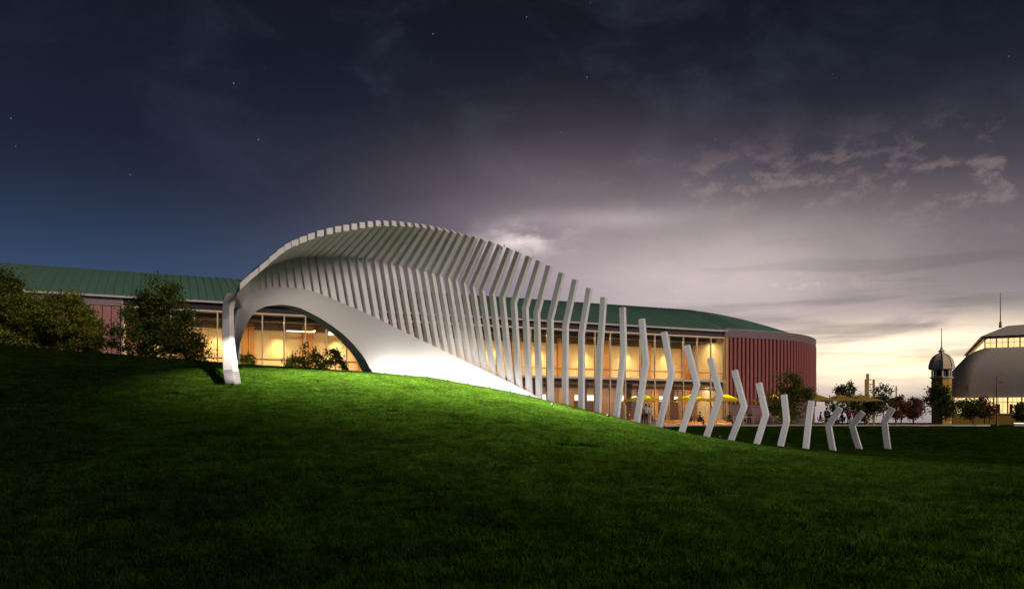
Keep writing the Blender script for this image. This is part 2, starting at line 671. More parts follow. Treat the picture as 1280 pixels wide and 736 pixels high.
def build_grass():
    rng = np.random.default_rng(11)
    nb = 900
    v, f = [], []
    for i in range(nb):
        x, y = rng.uniform(-.62, .62, 2)
        a = rng.uniform(0, 2 * math.pi)
        h = rng.uniform(.035, .085)
        w = rng.uniform(.008, .015)
        lx, ly = rng.normal(0, .03, 2)
        k = len(v)
        v += [(x - w * math.cos(a), y - w * math.sin(a), 0), (x + w * math.cos(a), y + w * math.sin(a), 0), (x + lx, y + ly, h)]
        f.append((k, k + 1, k + 2))
    me = bpy.data.meshes.new('grass_tuft')
    me.from_pydata(v, [], f)
    me.materials.append(M['blade'])
    src = bpy.data.objects.new('grass_tuft', me)      # never linked: only instanced
    pts, rots, scl = [], [], []
    y = 7.
    while y < 82:
        step = .80
        half = .70 * y + 3
        x = -half
        while x < half:
            xx, yy = x + rng.uniform(-.4, .4), y + rng.uniform(-.4, .4)
            x += step
            if yy > YC + 2 and xx < 6:
                continue
            # keep clear of the terrace
            q = Vector((xx, yy, 0)) - P0
            if q.dot(N) > -6.6 or (yy > 73.6 and xx < 54):
                continue
            z = gz(xx, yy)
            dx = (gz(xx + .3, yy) - gz(xx - .3, yy)) / .6
            dy = (gz(xx, yy + .3) - gz(xx, yy - .3)) / .6
            pts.append((xx, yy, z + .018))
            nv_ = Vector((-dx, -dy, 1)).normalized()
            q_ = nv_.to_track_quat('Z', 'Y').to_matrix() @ Matrix.Rotation(rng.uniform(0, 6.28), 3, 'Z')
            rots.append(tuple(q_.to_euler()))
            scl.append(float(np.clip(1.05 + .22 * rng.normal(), .7, 1.6)))
        y += step
    pm = bpy.data.meshes.new('lawn_grass')
    pm.from_pydata(pts, [], [])
    at_ = pm.attributes.new('rot', 'FLOAT_VECTOR', 'POINT')
    at_.data.foreach_set('vector', np.array(rots).ravel())
    a2 = pm.attributes.new('scl', 'FLOAT', 'POINT')
    a2.data.foreach_set('value', np.array(scl))
    o = bpy.data.objects.new('lawn_grass', pm)
    COL.objects.link(o)
    ng = bpy.data.node_groups.new('lawn_grass', 'GeometryNodeTree')
    ng.interface.new_socket('Geometry', in_out='INPUT', socket_type='NodeSocketGeometry')
    ng.interface.new_socket('Geometry', in_out='OUTPUT', socket_type='NodeSocketGeometry')
    gi = ng.nodes.new('NodeGroupInput')
    go = ng.nodes.new('NodeGroupOutput')
    ip = ng.nodes.new('GeometryNodeInstanceOnPoints')
    oi = ng.nodes.new('GeometryNodeObjectInfo')
    oi.inputs['Object'].default_value = src
    r = ng.nodes.new('GeometryNodeInputNamedAttribute')
    r.data_type = 'FLOAT_VECTOR'
    r.inputs['Name'].default_value = 'rot'
    s = ng.nodes.new('GeometryNodeInputNamedAttribute')
    s.data_type = 'FLOAT'
    s.inputs['Name'].default_value = 'scl'
    ng.links.new(gi.outputs[0], ip.inputs['Points'])
    ng.links.new(oi.outputs['Geometry'], ip.inputs['Instance'])
    ng.links.new(r.outputs[0], ip.inputs['Rotation'])
    ng.links.new(s.outputs[0], ip.inputs['Scale'])
    ng.links.new(ip.outputs[0], go.inputs[0])
    md = o.modifiers.new('grass', 'NODES')
    md.node_group = ng
    tag(o, 'short mown grass covering the lawn mound', 'grass', kind='stuff')


build_grass()

# ------------------------------------------------------------------ ribs
YB = 46.35
SH = [(291.5, 459), (291.5, 430), (292, 402), (294.5, 389), (298.5, 379.5), (306, 371), (320, 363), (335, 358.5), (353, 357), (384, 361), (416, 373.5), (442, 384.5),
      (468, 395.5), (499, 411), (522, 423), (541, 432), (565, 443.5), (590, 455.5), (616, 467.5), (642, 480), (660, 489), (677, 498), (694, 504.5)]
TH = {}


def rib_plane(bx, theta, yb=YB):
    Xb = (bx - 640) / F * yb
    h = Vector((math.cos(theta), -math.sin(theta), 0))
    n = Vector((-math.sin(theta), -math.cos(theta), 0))

    def L_of(px):
        u = (px - 640) / F
        return (u * yb - Xb) / (math.cos(theta) + u * math.sin(theta))

    def pt(px, py):
        L = L_of(px)
        Y = yb - L * math.sin(theta)
        return (L, (HZ - py) / F * Y)
    return Vector((Xb, yb, 0)), h, n, L_of, pt


def solve_theta(bx, kx, tx, target):
    lo, hi = R(30), R(84)
    for _ in range(50):
        m_ = (lo + hi) / 2
        o, h, n, L_of, pt = rib_plane(bx, m_)
        # screen x reached at L = L_K + target
        L = L_of(kx) + target
        p = o + h * L
        sx = 640 + F * p.x / p.y
        if sx > tx:
            lo = m_
        else:
            hi = m_
    return (lo + hi) / 2


def rib_geometry(o, h, n, poly, t, d, slopes=None):
    """poly: (L, z) from the foot up; front edge is poly, depth d grows outwards"""
    pts = [Vector(p) for p in poly]
    dirs = [(pts[i + 1] - pts[i]).normalized() for i in range(len(pts) - 1)]
    outs = []
    for i in range(len(pts)):
        if i == 0:
            q = Vector((-dirs[0].y, dirs[0].x))
            s = d
        elif i == len(pts) - 1:
            q = Vector((-dirs[-1].y, dirs[-1].x))
            s = d
        else:
            a = Vector((-dirs[i - 1].y, dirs[i - 1].x))
            b = Vector((-dirs[i].y, dirs[i].x))
            q = (a + b).normalized()
            s = d / max(.5, q.dot(a))
        outs.append(pts[i] + q * s)
    mb = MB()
    k = len(pts)
    vs_ = []
    for side in (-.5, .5):
        for P in (pts, outs):
            for i_, p in enumerate(P):
                c = o + h * p.x
                w = c + n * (side * t)
                z = p.y
                if slopes and slopes[i_]:
                    # seam follows the sweep of the canopy's edge
                    z -= slopes[i_] * (w.x / w.y - c.x / c.y) * c.y
                vs_.append((w.x, w.y, z))
    fs_ = []
    F0, B0, F1, B1 = 0, k, 2 * k, 3 * k
    for i in range(k - 1):
        fs_.append((F0 + i, F0 + i + 1, B0 + i + 1, B0 + i))
        fs_.append((F1 + i, B1 + i, B1 + i + 1, F1 + i + 1))
        fs_.append((F0 + i, F1 + i, F1 + i + 1, F0 + i + 1))
        fs_.append((B0 + i, B0 + i + 1, B1 + i + 1, B1 + i))
    fs_.append((F0, B0, B1, F1))
    fs_.append((F0 + k - 1, F1 + k - 1, B1 + k - 1, B0 + k - 1))
    mb.add(vs_, fs_)
    return mb


def finish_rib(ob, w=.018):
    b = ob.modifiers.new('edge', 'BEVEL')
    b.width = w
    b.segments = 1
    b.limit_method = 'ANGLE'
    return ob


canopy = empty('rib_canopy', (at(500, 470, YB).x, YB, 2.6), 0, 'large white swooping canopy of bent ribs over an arched shell on the hilltop', 'pavilion')
cinv = Vector(canopy.location)


def under(ob):
    """parent to the canopy, keeping world coordinates"""
    ob.parent = canopy
    ob.location = Vector(ob.location) - cinv
    return ob


KS = [(294.5, 379), (297.5, 371), (302, 362.5), (307, 355), (315, 348), (322, 341.5), (330, 336.5), (337, 332.5), (344, 330), (352, 327.5), (361, 325), (370, 323), (379.5, 322), (389.5, 321.3),
      (399, 321), (409, 321), (419, 321), (429, 321.3), (439, 322), (449.5, 323), (460, 324.3), (470.5, 326), (481, 328), (491, 330), (501, 332), (511.6, 334.5),
      (522, 337), (532, 339.5), (542, 342), (551.6, 345), (562, 348), (571.6, 351), (582, 355), (593, 359), (605, 363.5), (618, 368), (630.5, 373),
      (645, 379), (659.5, 385), (674, 391.5)]
OFF = [(291, -3, -3), (294.5, -3, -4), (300, 2, -5), (307, 10, -8), (315, 15, -12), (322, 20, -16), (330, 22, -19), (337, 24, -21), (352, 27, -24), (361, 28.5, -25.5),
       (379, 33, -29), (399, 34, -32), (439, 34.5, -39), (470, 33, -43), (501, 30.5, -47), (532, 28, -50), (562, 25, -52), (593, 24, -55),
       (618, 21.5, -56), (645, 19, -57), (674, 15.5, -58)]
BDX = [(292, -1), (302, -3), (307, -2), (330, 1), (361, 5), (399, 9), (437, 12), (470, 12.5), (520, 16), (572, 18), (605, 14), (629, 11), (645, 7), (674, 3)]
TIPS = []
for i, (kx, ky) in enumerate(KS):
    tx = kx + interp(kx, [(a, b) for a, b, c in OFF])
    ty = ky + interp(kx, [(a, c) for a, b, c in OFF])
    bx = kx + interp(kx, [(a, b) for a, b in BDX])
    by = interp(bx, SH)
    if kx < 300:
        by, bx = 459, 293.2
    if kx <= 400:
        th = solve_theta(kx - 1, kx, tx, interp(kx, [(292, 4.3), (315, 4.7), (400, 4.9)]))
        TH[kx] = th
    else:
        th = R(interp(kx, [(399, math.degrees(TH[399])), (470, 52), (562, 42), (640, 36), (690, 34)]))
    o_, h_, n_, L_of, pt = rib_plane(bx, th)
    b2 = pt(bx, by)
    k2 = pt(kx, ky)
    t2 = pt(tx, ty)
    low = (b2[0] + (b2[0] - k2[0]) * .08, b2[1] - .35)
    t_ = interp(kx, [(292, .50), (330, .46), (400, .34), (440, .31), (490, .28), (700, .28)])
    d_ = interp(kx, [(292, .34), (440, .37), (490, .32), (600, .30), (700, .33)])
    def edge(q):
        e_ = []
        for q_ in (q - 4, q + 4):
            q_ = min(max(q_, 294.6), 673)
            e_.append((q_ + interp(q_, [(a, b) for a, b, c in OFF]), interp(q_, KS) + interp(q_, [(a, c) for a, b, c in OFF]), q_, interp(q_, KS)))
        (x0, y0, a0, b0), (x1, y1, a1, b1) = e_
        return (y1 - y0) / (x1 - x0), (b1 - b0) / (a1 - a0)
    se, sk = edge(kx)
    r_ = rib_geometry(o_, h_, n_, [low, k2, t2], t_, d_, [0, sk * .6, se]).build('rib', M['white'])
    under(finish_rib(r_))
    w = o_ + h_ * t2[0]
    TIPS.append((tx, ty, w.x, w.y, t2[1], th))

# shell: a thick curved sheet cut by the arch
LO = [(296.8, 460), (299, 433), (304, 416), (312, 397.5), (322, 387), (335, 382), (354, 380.5), (374, 384), (400, 397), (415, 407), (429, 417.5), (442, 430), (455, 446), (466, 467.5),
      (500, 471), (540, 475), (570, 480), (600, 486), (640, 494), (672, 501), (692, 505.5)]
UPC = [(291.5, 460), (291.5, 430), (293, 400), (298.5, 379.5), (306, 371), (320, 363), (340, 357.6), (384, 361), (410, 371), (424, 377), (436, 382), (448, 387), (462, 393), (480, 402),
       (510, 417), (545, 434), (575, 448.5), (604, 462), (642, 480), (672, 495.5), (693, 504.5)]


def shell_pt(px, py, t):
    """t 0 at the lower edge, 1 at the upper: the foot flares towards the viewer"""
    Y = YB - .45 * (1 - t) ** 1.6 - .30
    return at(px, py, Y)


def build_shell():
    nu, nv = 110, 10
    s0 = np.linspace(0, len(LO) - 1, nu)
    k = np.arange(len(LO))

    def smooth(a):
        ext = np.concatenate([[a[0]] * 3, a, [a[-1]] * 3])
        w_ = np.array([1, 2, 3, 2, 1.]) / 9
        r = np.convolve(ext, w_, mode='same')[3:-3]
        r[0], r[-1] = a[0], a[-1]
        return r
    lx, ly = smooth(np.interp(s0, k, [p[0] for p in LO])), smooth(np.interp(s0, k, [p[1] for p in LO]))
    ux, uy = smooth(np.interp(s0, k, [p[0] for p in UPC])), smooth(np.interp(s0, k, [p[1] for p in UPC]))
    front = []
    for i in range(nu):
        row = []
        for j in range(nv + 1):
            t = j / nv
            p = shell_pt(lx[i] * (1 - t) + ux[i] * t, ly[i] * (1 - t) + uy[i] * t, t)
            if j == 0:
                onground = s0[i] >= 13 or s0[i] < .4
                if onground:
                    p.z -= .35
            row.append(p)
        front.append(row)
    v, f = [], []
    W = nv + 1
    for row in front:
        v += row
    nb = len(v)
    back = Vector((-.72, .69, 0))
    for i, row in enumerate(front):
        th = .85 * min(1, .3 + i / 25)
        th *= min(1, (nu - 1 - i) / 30 + .2)
        for p in row:
            v.append(p + back * th)
    for i in range(nu - 1):
        for j in range(nv):
            a = i * W + j
            f.append((a, a + W, a + W + 1, a + 1))
            f.append((nb + a, nb + a + 1, nb + a + W + 1, nb + a + W))
        a, b = i * W, (i + 1) * W
        f.append((a, nb + a, nb + b, b))
        a, b = i * W + nv, (i + 1) * W + nv
        f.append((a, b, nb + b, nb + a))
    for j in range(nv):
        f.append((j, j + 1, nb + j + 1, nb + j))
        a = (nu - 1) * W + j
        f.append((a, nb + a, nb + a + 1, a + 1))
    mb = MB()
    mb.v = [tuple(p) for p in v]
    mb.f = f
    sh = under(mb.build('arched_shell', M['shell'], smooth=True))
    sh.data.set_sharp_from_angle(angle=R(35))


build_shell()

# the leg: bent white box section that comes down in front of the crest
ly_foot = ground_depth(289.5, 480.5, 30, 45.5)
print('leg foot depth', ly_foot, 'tips', TIPS[0])


def sweep_box(pts, widths, depth, a, b):
    mb = MB()
    vs_ = []
    for p, w in zip(pts, widths):
        for (i, j) in ((-.5, -.5), (.5, -.5), (.5, .5), (-.5, .5)):
            vs_.append(p + a * (i * w) + b * (j * depth))
    fs_ = [(0, 3, 2, 1), tuple(4 * (len(pts) - 1) + q for q in range(4))]
    for i in range(len(pts) - 1):
        for q in range(4):
            fs_.append((4 * i + q, 4 * i + (q + 1) % 4, 4 * i + 4 + (q + 1) % 4, 4 * i + 4 + q))
    return mb.add(vs_, fs_)


def leg():
    ytop = TIPS[0][3] - .12
    a = Vector((.97, -.24, 0)).normalized()
    b = Vector((.24, .97, 0)).normalized()
    m1_ = ytop * .6 + ly_foot * .4
    pts = [at(288.4, 463, ly_foot + .35), at(285.5, 425, m1_), at(285.1, 400, ytop), at(285.1, 383.8, ytop)]
    g = sweep_box(pts, [.45, .45, .46, .46], .42, a, b).build('leg', M['white'])
    under(finish_rib(g))
    pts = [at(285.3, 386, ytop + .1), at(286.9, 376, ytop + .12), at(291.5, 367, ytop + .2)]
    g = sweep_box(pts, [.46, .48, .50], .45, a, b).build('leg_head', M['white'])
    under(finish_rib(g))
    pts = [at(292.4, 484.5, ly_foot - .12), at(288.6, 462.6, ly_foot + .2)]
    g = sweep_box(pts, [.44, .48], .46, a, b).build('foot', M['white'])
    under(finish_rib(g))


leg()

# free-standing ribs
FREE = [((705.5, 341.5), (691, 399), (691.5, 504)), ((722.5, 350), (710, 407.5), (709.5, 509)), ((740, 360.5), (730, 418), (730, 513.5)),
        ((758, 371.5), (753, 442), (750.5, 519)), ((781.5, 384), (783, 440), (773.5, 524.5)), ((805.5, 398), (811, 454), (799, 530.5)),
        ((833.5, 414), (843, 468), (826.5, 536)), ((862, 430.5), (875, 481.5), (854.5, 543.5)), ((891, 447), (904, 494.5), (885.5, 548.5)),
        ((921.5, 461.5), (934, 508), (915.5, 553)), ((952, 477.5), (961, 518), (948, 557.5)), ((983.5, 492.5), (987, 526), (977.5, 562)),
        ((1018, 501), (1014, 531), (1010, 566)), ((1053.5, 511), (1039.5, 532.5), (1045.5, 564)), ((1082, 517), (1069, 532), (1079, 562)),
        ((1119.5, 511.5), (1109.5, 528), (1114, 562))]
FL = ['free-standing white rib right where the shell runs out into the grass',
      'second free-standing white rib past the tail of the shell',
      'third free-standing white rib past the tail, top leaning clearly to the right',
      'tall white rib left of the first yellow umbrella pair, faint bend below its middle',
      'nearly straight tall white rib whose foot stands left of the first yellow umbrella',
      'tall white rib crossing the first yellow umbrella, left of the standing people',
      'white rib between the people in white and the second yellow umbrella',
      'white elbow-shaped rib crossing the left part of the second yellow umbrella',
      'white elbow-shaped rib between the second and third yellow umbrellas',
      'white elbow-shaped rib before the red cladding, left of the standing man',
      'white elbow-shaped rib between the standing man and the leafy tree',
      'short white rib standing straight in front of the leafy tree at the wall',
      'short white rib at the corner of the red wall, slightly bent',
      'short white rib with a snapped-over top, leftmost of the last three',
      'short white rib with a snapped-over top, middle of the last three',
      'last rib of the row, standing alone before the rust coloured shrubs']
for i, (T, K, B) in enumerate(FREE):
    yb = YB + .02
    if i >= 12:
        yb = ground_depth(B[0], B[1], YC + 1, 70) if i > 12 else YB + .8
    th = R(interp(i, [(0, 34), (8, 32), (12, 36), (15, 34)]))
    o_, h_, n_, L_of, pt = rib_plane(B[0] - 0, th, yb)
    b2, k2, t2 = pt(*B), pt(*K), pt(*T)
    dd = .33 * yb / YB
    tt = .27 * yb / YB
    low = (b2[0] + (b2[0] - k2[0]) * .12, b2[1] - .35)
    mb = rib_geometry(o_, h_, n_, [low, k2, t2], tt, dd)
    base = Vector((o_.x, o_.y, b2[1]))
    mb.v = [(x - base.x, y - base.y, z - base.z) for x, y, z in mb.v]
    r_ = mb.build('standing_rib', M['white'], loc=base)
    finish_rib(r_)
    tag(r_, FL[i], 'sculpture rib', 'free-standing bent white ribs in a row on the lawn')


# ------------------------------------------------------------------ ground and canopy lamps, some of them added
def spot(name, loc, target, energy, cone=60, blend=.6, col=(1, .95, .9), size=.08):
    d = bpy.data.lights.new(name, 'SPOT')
    d.energy = energy
    d.spot_size = R(cone)
    d.spot_blend = blend
    d.color = col
    d.shadow_soft_size = size
    o = bpy.data.objects.new(name, d)
    COL.objects.link(o)
    o.location = loc
    o.rotation_euler = (Vector(target) - Vector(loc)).to_track_quat('-Z', 'Y').to_euler()
    return o


def ground_light(x, y, target, energy, cone, label, group, col=(1, .95, .9), blend=.7):
    z = gz(x, y)
    root = empty('ground_floodlight', (x, y, z + (.04 if group == G2 else -.04)), 0, label, 'floodlight', group)
    dv = (Vector(target) - Vector((x, y, z + .16))).normalized()
    MB().tube([(0, 0, -.1), (0, 0, .12)], .02, 6).build('stake', M['fix'], root)
    a = Vector((0, 0, .16))
    MB().tube([a - dv * .10, a + dv * .03], [.03, .05], 10).build('housing', M['fix'], root, smooth=False)
    MB().tube([a + dv * .030, a + dv * .034], .042, 10).build('lens', M['lens'], root)
    l = spot('flood_lamp', (0, 0, 0), (0, 0, -1), energy, cone, blend, col, .05)
    l.location = a + dv * .06
    l.rotation_euler = dv.to_track_quat('-Z', 'Y').to_euler()
    l.parent = root
    return root


G2 = 'ground floodlights aimed at the free-standing ribs'
G1L = ['small dark floodlight nearest the right foot of the arch opening', 'second small floodlight in the grass from the arch opening',
       'third small floodlight in the grass from the arch opening', 'fourth small floodlight in the grass from the arch opening',
       'fourth small floodlight back from the tail of the shell', 'third small floodlight back from the tail of the shell',
       'second small floodlight back from the tail of the shell', 'small dark floodlight nearest the low tail of the shell']
G2L = ['leftmost floodlight of the row in the lawn aimed at the free-standing ribs', 'second floodlight from the left in the lawn row before the free-standing ribs',
       'third floodlight from the left in the lawn row before the free-standing ribs', 'fourth floodlight from the left in the lawn row before the free-standing ribs',
       'floodlight in the lawn row before the short snapped-over ribs, second from the right end',
       'rightmost floodlight of the row in the lawn aimed at the free-standing ribs']
G3L = ['small floodlight at the foot of the canopy leg, aimed up the leg']
G1 = 'small ground floodlights washing the white shell'
for i, px in enumerate((482, 508, 534, 560, 586, 612, 638, 662)):
    y = YB - 1.5
    x = (px - 640) / F * y
    up = interp(px, UPC)
    ground_light(x, y, at(px, interp(px, LO) - 10, YB - .3), interp(px, [(482, 100), (662, 40)]), 140,
                 G1L[i], G1)
G2 = 'ground floodlights aimed at the free-standing ribs'
for i, (px, tx) in enumerate(((690, 730), (760, 800), (830, 870), (900, 940), (985, 1040), (1075, 1110))):  # row added to light the free-standing ribs
    y = 35.5
    x = (px - 640) / F * y
    ground_light(x, y, at(tx, interp(tx, [(690, 430), (1040, 505)]), 47), 560, 58,
                 G2L[i], G2, (1, .96, .93), .5)
# floodlight added to brighten the leg
G3 = 'ground floodlight of the leg'
for i, (px, tx, ty) in enumerate(((291, 288, 425),)):
    y = ly_foot - 1.1
    x = (px - 640) / F * y
    ground_light(x, y, at(tx, ty, ly_foot + .6), 34, 80,
                 G3L[i], G3, (1, .93, .90), .6)

# made-up downlights added at the rib tips to light the lawn before the shell
for i in (8, 13, 18, 22, 26, 30, 34, 37):
    tx, ty, x, y, z, th = TIPS[i]
    p = Vector((x, y, z + .1)) + Vector((math.cos(th), -math.sin(th), 0)) * .16
    hb = MB().tube([p - Vector((0, 0, .03)), p + Vector((0, 0, -.14))], [.035, .05], 8).build('downlight', M['white'])
    under(hb)
    l = spot('canopy_lamp', p + Vector((0, 0, -.2)), (x + 1.6, y - (4.5 if i < 28 else 8.0), gz(x, y - 5)), 15500, 76 if i < 28 else 68, 1.0, (1, .93, .80), .12)
    l.parent = canopy
    l.location = Vector(l.location) - cinv


# ------------------------------------------------------------------ main building
ZF = -.25                      # terrace level
BL = 57.9                      # glazed length
BAY = BL / 33
hall = empty('exhibition_hall', P0 + Vector((0, 0, ZF)), PHI, 'long glazed hall with green metal roof and red cladding behind the white ribs', 'building')
ZO = -ZF                       # world z -> local z offset


def hb(name, m, boxes, parent=hall, kind=None, label=None):
    mb = MB()
    for b in boxes:
        x0, x1, y0, y1, z0, z1 = b
        mb.box(x0, x1, y0, y1, z0 + ZO, z1 + ZO)
    o = mb.build(name, m, parent)
    return tag(o, label, kind=kind)


# curved right end, in local (s, n)
def loc_of(p):
    q = Vector((p[0], p[1], 0)) - P0
    return (q.dot(D), q.dot(N))


arc_w = [(22.66, 85.5), (27.2, 87.45), (31.2, 89.6), (33.9, 92.3), (36.2, 96.0), (37.9, 100.6), (38.6, 106), (38.4, 113), (37.0, 121)]
arc = [loc_of(p) for p in arc_w]
arc[0] = (BL, 0)


def resample(pts, step):
    """smooth Catmull-Rom, even spacing"""
    P = [Vector((p[0], p[1])) for p in pts]
    P = [P[0] * 2 - P[1]] + P + [P[-1] * 2 - P[-2]]
    out = []
    for i in range(1, len(P) - 2):
        for k in range(24):
            t = k / 24
            a, b, c, d = P[i - 1], P[i], P[i + 1], P[i + 2]
            out.append(.5 * ((2 * b) + (c - a) * t + (2 * a - 5 * b + 4 * c - d) * t * t + (3 * b - a - 3 * c + d) * t ** 3))
    out.append(P[-2])
    ds = [0]
    for i in range(1, len(out)):
        ds.append(ds[-1] + (out[i] - out[i - 1]).length)
    n = max(2, int(ds[-1] / step))
    res = []
    for k in range(n + 1):
        q = ds[-1] * k / n
        res.append(Vector((np.interp(q, ds, [o.x for o in out]), np.interp(q, ds, [o.y for o in out]))))
    return res


def wall_along(path, z0, z1, off, thick, zig=None):
    """vertical sheet along a plan path; off = outward offset"""
    mb = MB()
    k = len(path)
    outn = []
    for i in range(k):
        d_ = (path[min(i + 1, k - 1)] - path[max(i - 1, 0)]).normalized()
        outn.append(Vector((d_.y, -d_.x)))
    for i in range(k):
        o = off + (zig(i) if zig else 0)
        a = path[i] + outn[i] * o
        b = path[i] + outn[i] * (off - thick)
        mb.v += [(a.x, a.y, z0 + ZO), (a.x, a.y, z1 + ZO), (b.x, b.y, z1 + ZO), (b.x, b.y, z0 + ZO)]
    for i in range(k - 1):
        q = 4 * i
        for e in range(4):
            mb.f.append((q + e, q + (e + 1) % 4, q + 4 + (e + 1) % 4, q + 4 + e))
    mb.f.append((0, 1, 2, 3))
    q = 4 * (k - 1)
    mb.f.append((q, q + 3, q + 2, q + 1))
    return mb


# corrugated cladding: ridges of about half a metre
cor = []
base_path = resample(arc, .135)


def zig(i):
    return (.13, .13, 0, 0)[i % 4]


# sharpen: build step profile by doubling the path points
dbl = []
for i in range(len(base_path) - 1):
    a, b = base_path[i], base_path[i + 1]
    dbl.append(a)
    dbl.append(a.lerp(b, .22))
wall_along(dbl, 2.02, 9.12, 0, .25, lambda i: (.0, .0, .20, .20, .20, .20, .20, 0.)[i % 8]).build('corrugated_cladding', M['red'], hall)
sm = resample(arc, .6)
wall_along(sm, 9.14, 9.95, .16, .5).build('parapet', M['mauved'], hall)
wall_along(sm, 9.95, 10.0, .20, .58).build('parapet_cap', M['slab'], hall)
wall_along(sm, -.3, 2.02, -.02, .3).build('base_wall', M['board'], hall)
mbj = None
for z in np.arange(.0, 1.9, .24):
    mb_ = wall_along(sm, z, z + .215, .02, .05)
    mb_.build('base_board', M['board'], hall)
hb('corner_trim', M['wood'], [(BL + .02, BL + .42, -.22, .1, -.3, 9.1)])

# left cladded wall
for k in range(24):
    x1 = -.12 - k * .62
    hb('wall_panel', M['redl'], [(x1 - .57, x1, -.10, .05, -.3, 9.03)])
hb('backing_wall', M['joint'], [(-15.2, -.05, .05, .3, -.3, 9.2)])
hb('parapet', M['mauve'], [(-15.2, -.02, -.16, .3, 9.03, 9.74)])
hb('end_post', M['slab'], [(-.02, .10, -.2, .2, -.3, 9.74)])

# roof: convex profile from the eave up to the ridge
hb('gutter', M['gutter'], [(-15.2, BL + .2, -.45, -.15, 9.66, 9.82)])
hb('fascia', M['fascia'], [(.1, BL - .02, -.12, .12, 9.10, 9.655)])
NR = 10
RID = 12.0


def roof_mesh():
    mb = MB()
    eave = [Vector((s, -.40)) for s in np.arange(-15.2, BL, 1.0)] + [Vector((p.x, p.y)) + Vector((0, .35)) for p in resample(arc, .9)]
    rows = []
    apex = Vector((61.5, 12.2))
    for e in eave:
        if e.x < apex.x and e.y < 3:
            rg = Vector((e.x, RID)) if e.x < apex.x - .5 else apex
        else:
            rg = apex
        row = []
        for j in range(NR + 1):
            t = j / NR
            p = e.lerp(rg, t)
            z = 9.83 + (13.74 - 9.83) * math.sin(t * math.pi / 2) ** .95 * (1 if True else 1)
            # convex towards the ridge
            z = 9.83 + (13.74 - 9.83) * (1 - (1 - t) ** 1.45)
            row.append((p.x, p.y, z + ZO))
        rows.append(row)
    W = NR + 1
    for r in rows:
        mb.v += r
    for i in range(len(rows) - 1):
        for j in range(NR):
            a = i * W + j
            mb.f.append((a, a + W, a + W + 1, a + 1))
    return mb, rows


rm, rrows = roof_mesh()
rf = rm.build('roof', M['roof'], hall, smooth=True)
sm_ = MB()
for s in np.arange(-14.8, 61.0, .62):
    e = Vector((s, -.38))
    pr = None
    for j in range(NR + 1):
        t = j / NR
        y = -.38 + (RID + .38) * t
        z = 9.83 + (13.74 - 9.83) * (1 - (1 - t) ** 1.45) + ZO
        if s > BL - .3 and j == 0:
            y = .3
        if pr:
            y0, z0 = pr
            sm_.add([(s - .02, y0, z0), (s + .02, y0, z0), (s + .02, y0, z0 + .04), (s - .02, y0, z0 + .04),
                     (s - .02, y, z), (s + .02, y, z), (s + .02, y, z + .04), (s - .02, y, z + .04)],
                    [(3, 2, 6, 7), (0, 3, 7, 4), (1, 5, 6, 2)])
        pr = (y, z)
tag(sm_.build('roof_seam', M['seam'], rf, recalc=False), kind='stuff')
hb('rear_wall', M['mauve'], [(-15.2, 60, 14.0, 14.3, -.3, 13.0)])

# curtain wall
hb('head_frame', M['mull'], [(.1, BL, -.14, .10, 8.97, 9.10)])
fr_mul = MB().box(-.045, .045, -.12, .10, -.3 + ZO, 8.965 + ZO).mesh('mullion', M['mull'])
for k in range(34):
    x = min(max(k * BAY, .15), BL - .06)
    inst(fr_mul, 'mullion', hall, (x, 0, 0))
pane_u = MB().box(-BAY / 2 + .05, BAY / 2 - .05, .0, .012, 5.32 + ZO, 8.96 + ZO).mesh('glass_pane', M['glass'])
pane_r = MB().box(-BAY / 2 + .05, BAY / 2 - .05, .0, .012, 4.50 + ZO, 5.18 + ZO).mesh('glass_pane', M['glass'])
pane_l = MB().box(-BAY / 2 + .05, BAY / 2 - .05, .0, .012, .30 + ZO, 4.27 + ZO).mesh('glass_pane', M['glass'])
rail_m = MB().box(-BAY / 2 + .046, BAY / 2 - .046, -.06, .06, 5.19 + ZO, 5.31 + ZO).mesh('guard_rail', M['wood'])
for k in range(33):
    x = (k + .5) * BAY
    inst(pane_u, 'glass_pane', hall, (x, 0, 0))
    inst(pane_r, 'glass_pane', hall, (x, 0, 0))
    inst(rail_m, 'guard_rail', hall, (x, 0, 0))
    if k > 14:
        inst(pane_l, 'glass_pane', hall, (x, 0, 0))
hb('slab_edge', M['slab'], [(.1, BL, -.30, -.13, 4.28, 4.49)])
hb('plinth', M['kerb'], [(.1, BL, -.25, .12, -.3, .28)])

# interior, upper storey
BW = 5.6
hb('upper_floor', M['floor'], [(.1, BL, .13, BW + .3, 4.2, 4.47)])
hb('upper_ceiling', M['ceil'], [(.1, BL, .13, BW + .3, 9.0, 9.08)])
for y in (1.2, 2.6, 4.0):
    hb('ceiling_beam', M['ceil2'], [(.1, BL, y, y + .25, 8.66, 8.995)])
hb('wall_head', M['ceil'], [(.1, BL, BW - .12, BW + .02, 8.3, 8.99)])
hb('side_wall', M['wallc'], [(BL - .1, BL + .1, .15, BW, -.3, 9.0), (-.1, .1, .15, BW, -.3, 9.0)])
PER = 5.22
c0 = 9.9 - 2 * PER
for k in range(-0, 12):
    xc = c0 + k * PER
    if xc > BL - 1:
        break
    # cream wall panels either side of a timber pier
    for j in range(3):
        w = (PER - 1.0) / 3
        x0 = xc + .5 + j * w
        if x0 < .2 or x0 + w > BL:
            continue
        hb('wall_panel', M['wallc'], [(x0 + .012, x0 + w - .012, BW, BW + .08, 4.47, 8.29)])
    if xc > 1:
        hb('timber_pier', M['wood'], [(xc - .5, xc - .02, BW - .45, BW + .1, 4.47, 8.99), (xc + .02, xc + .5, BW - .40, BW + .1, 4.47, 8.99)])
hb('interior_back', M['woodd'], [(.1, BL, BW + .11, BW + .25, -.3, 9.0)])

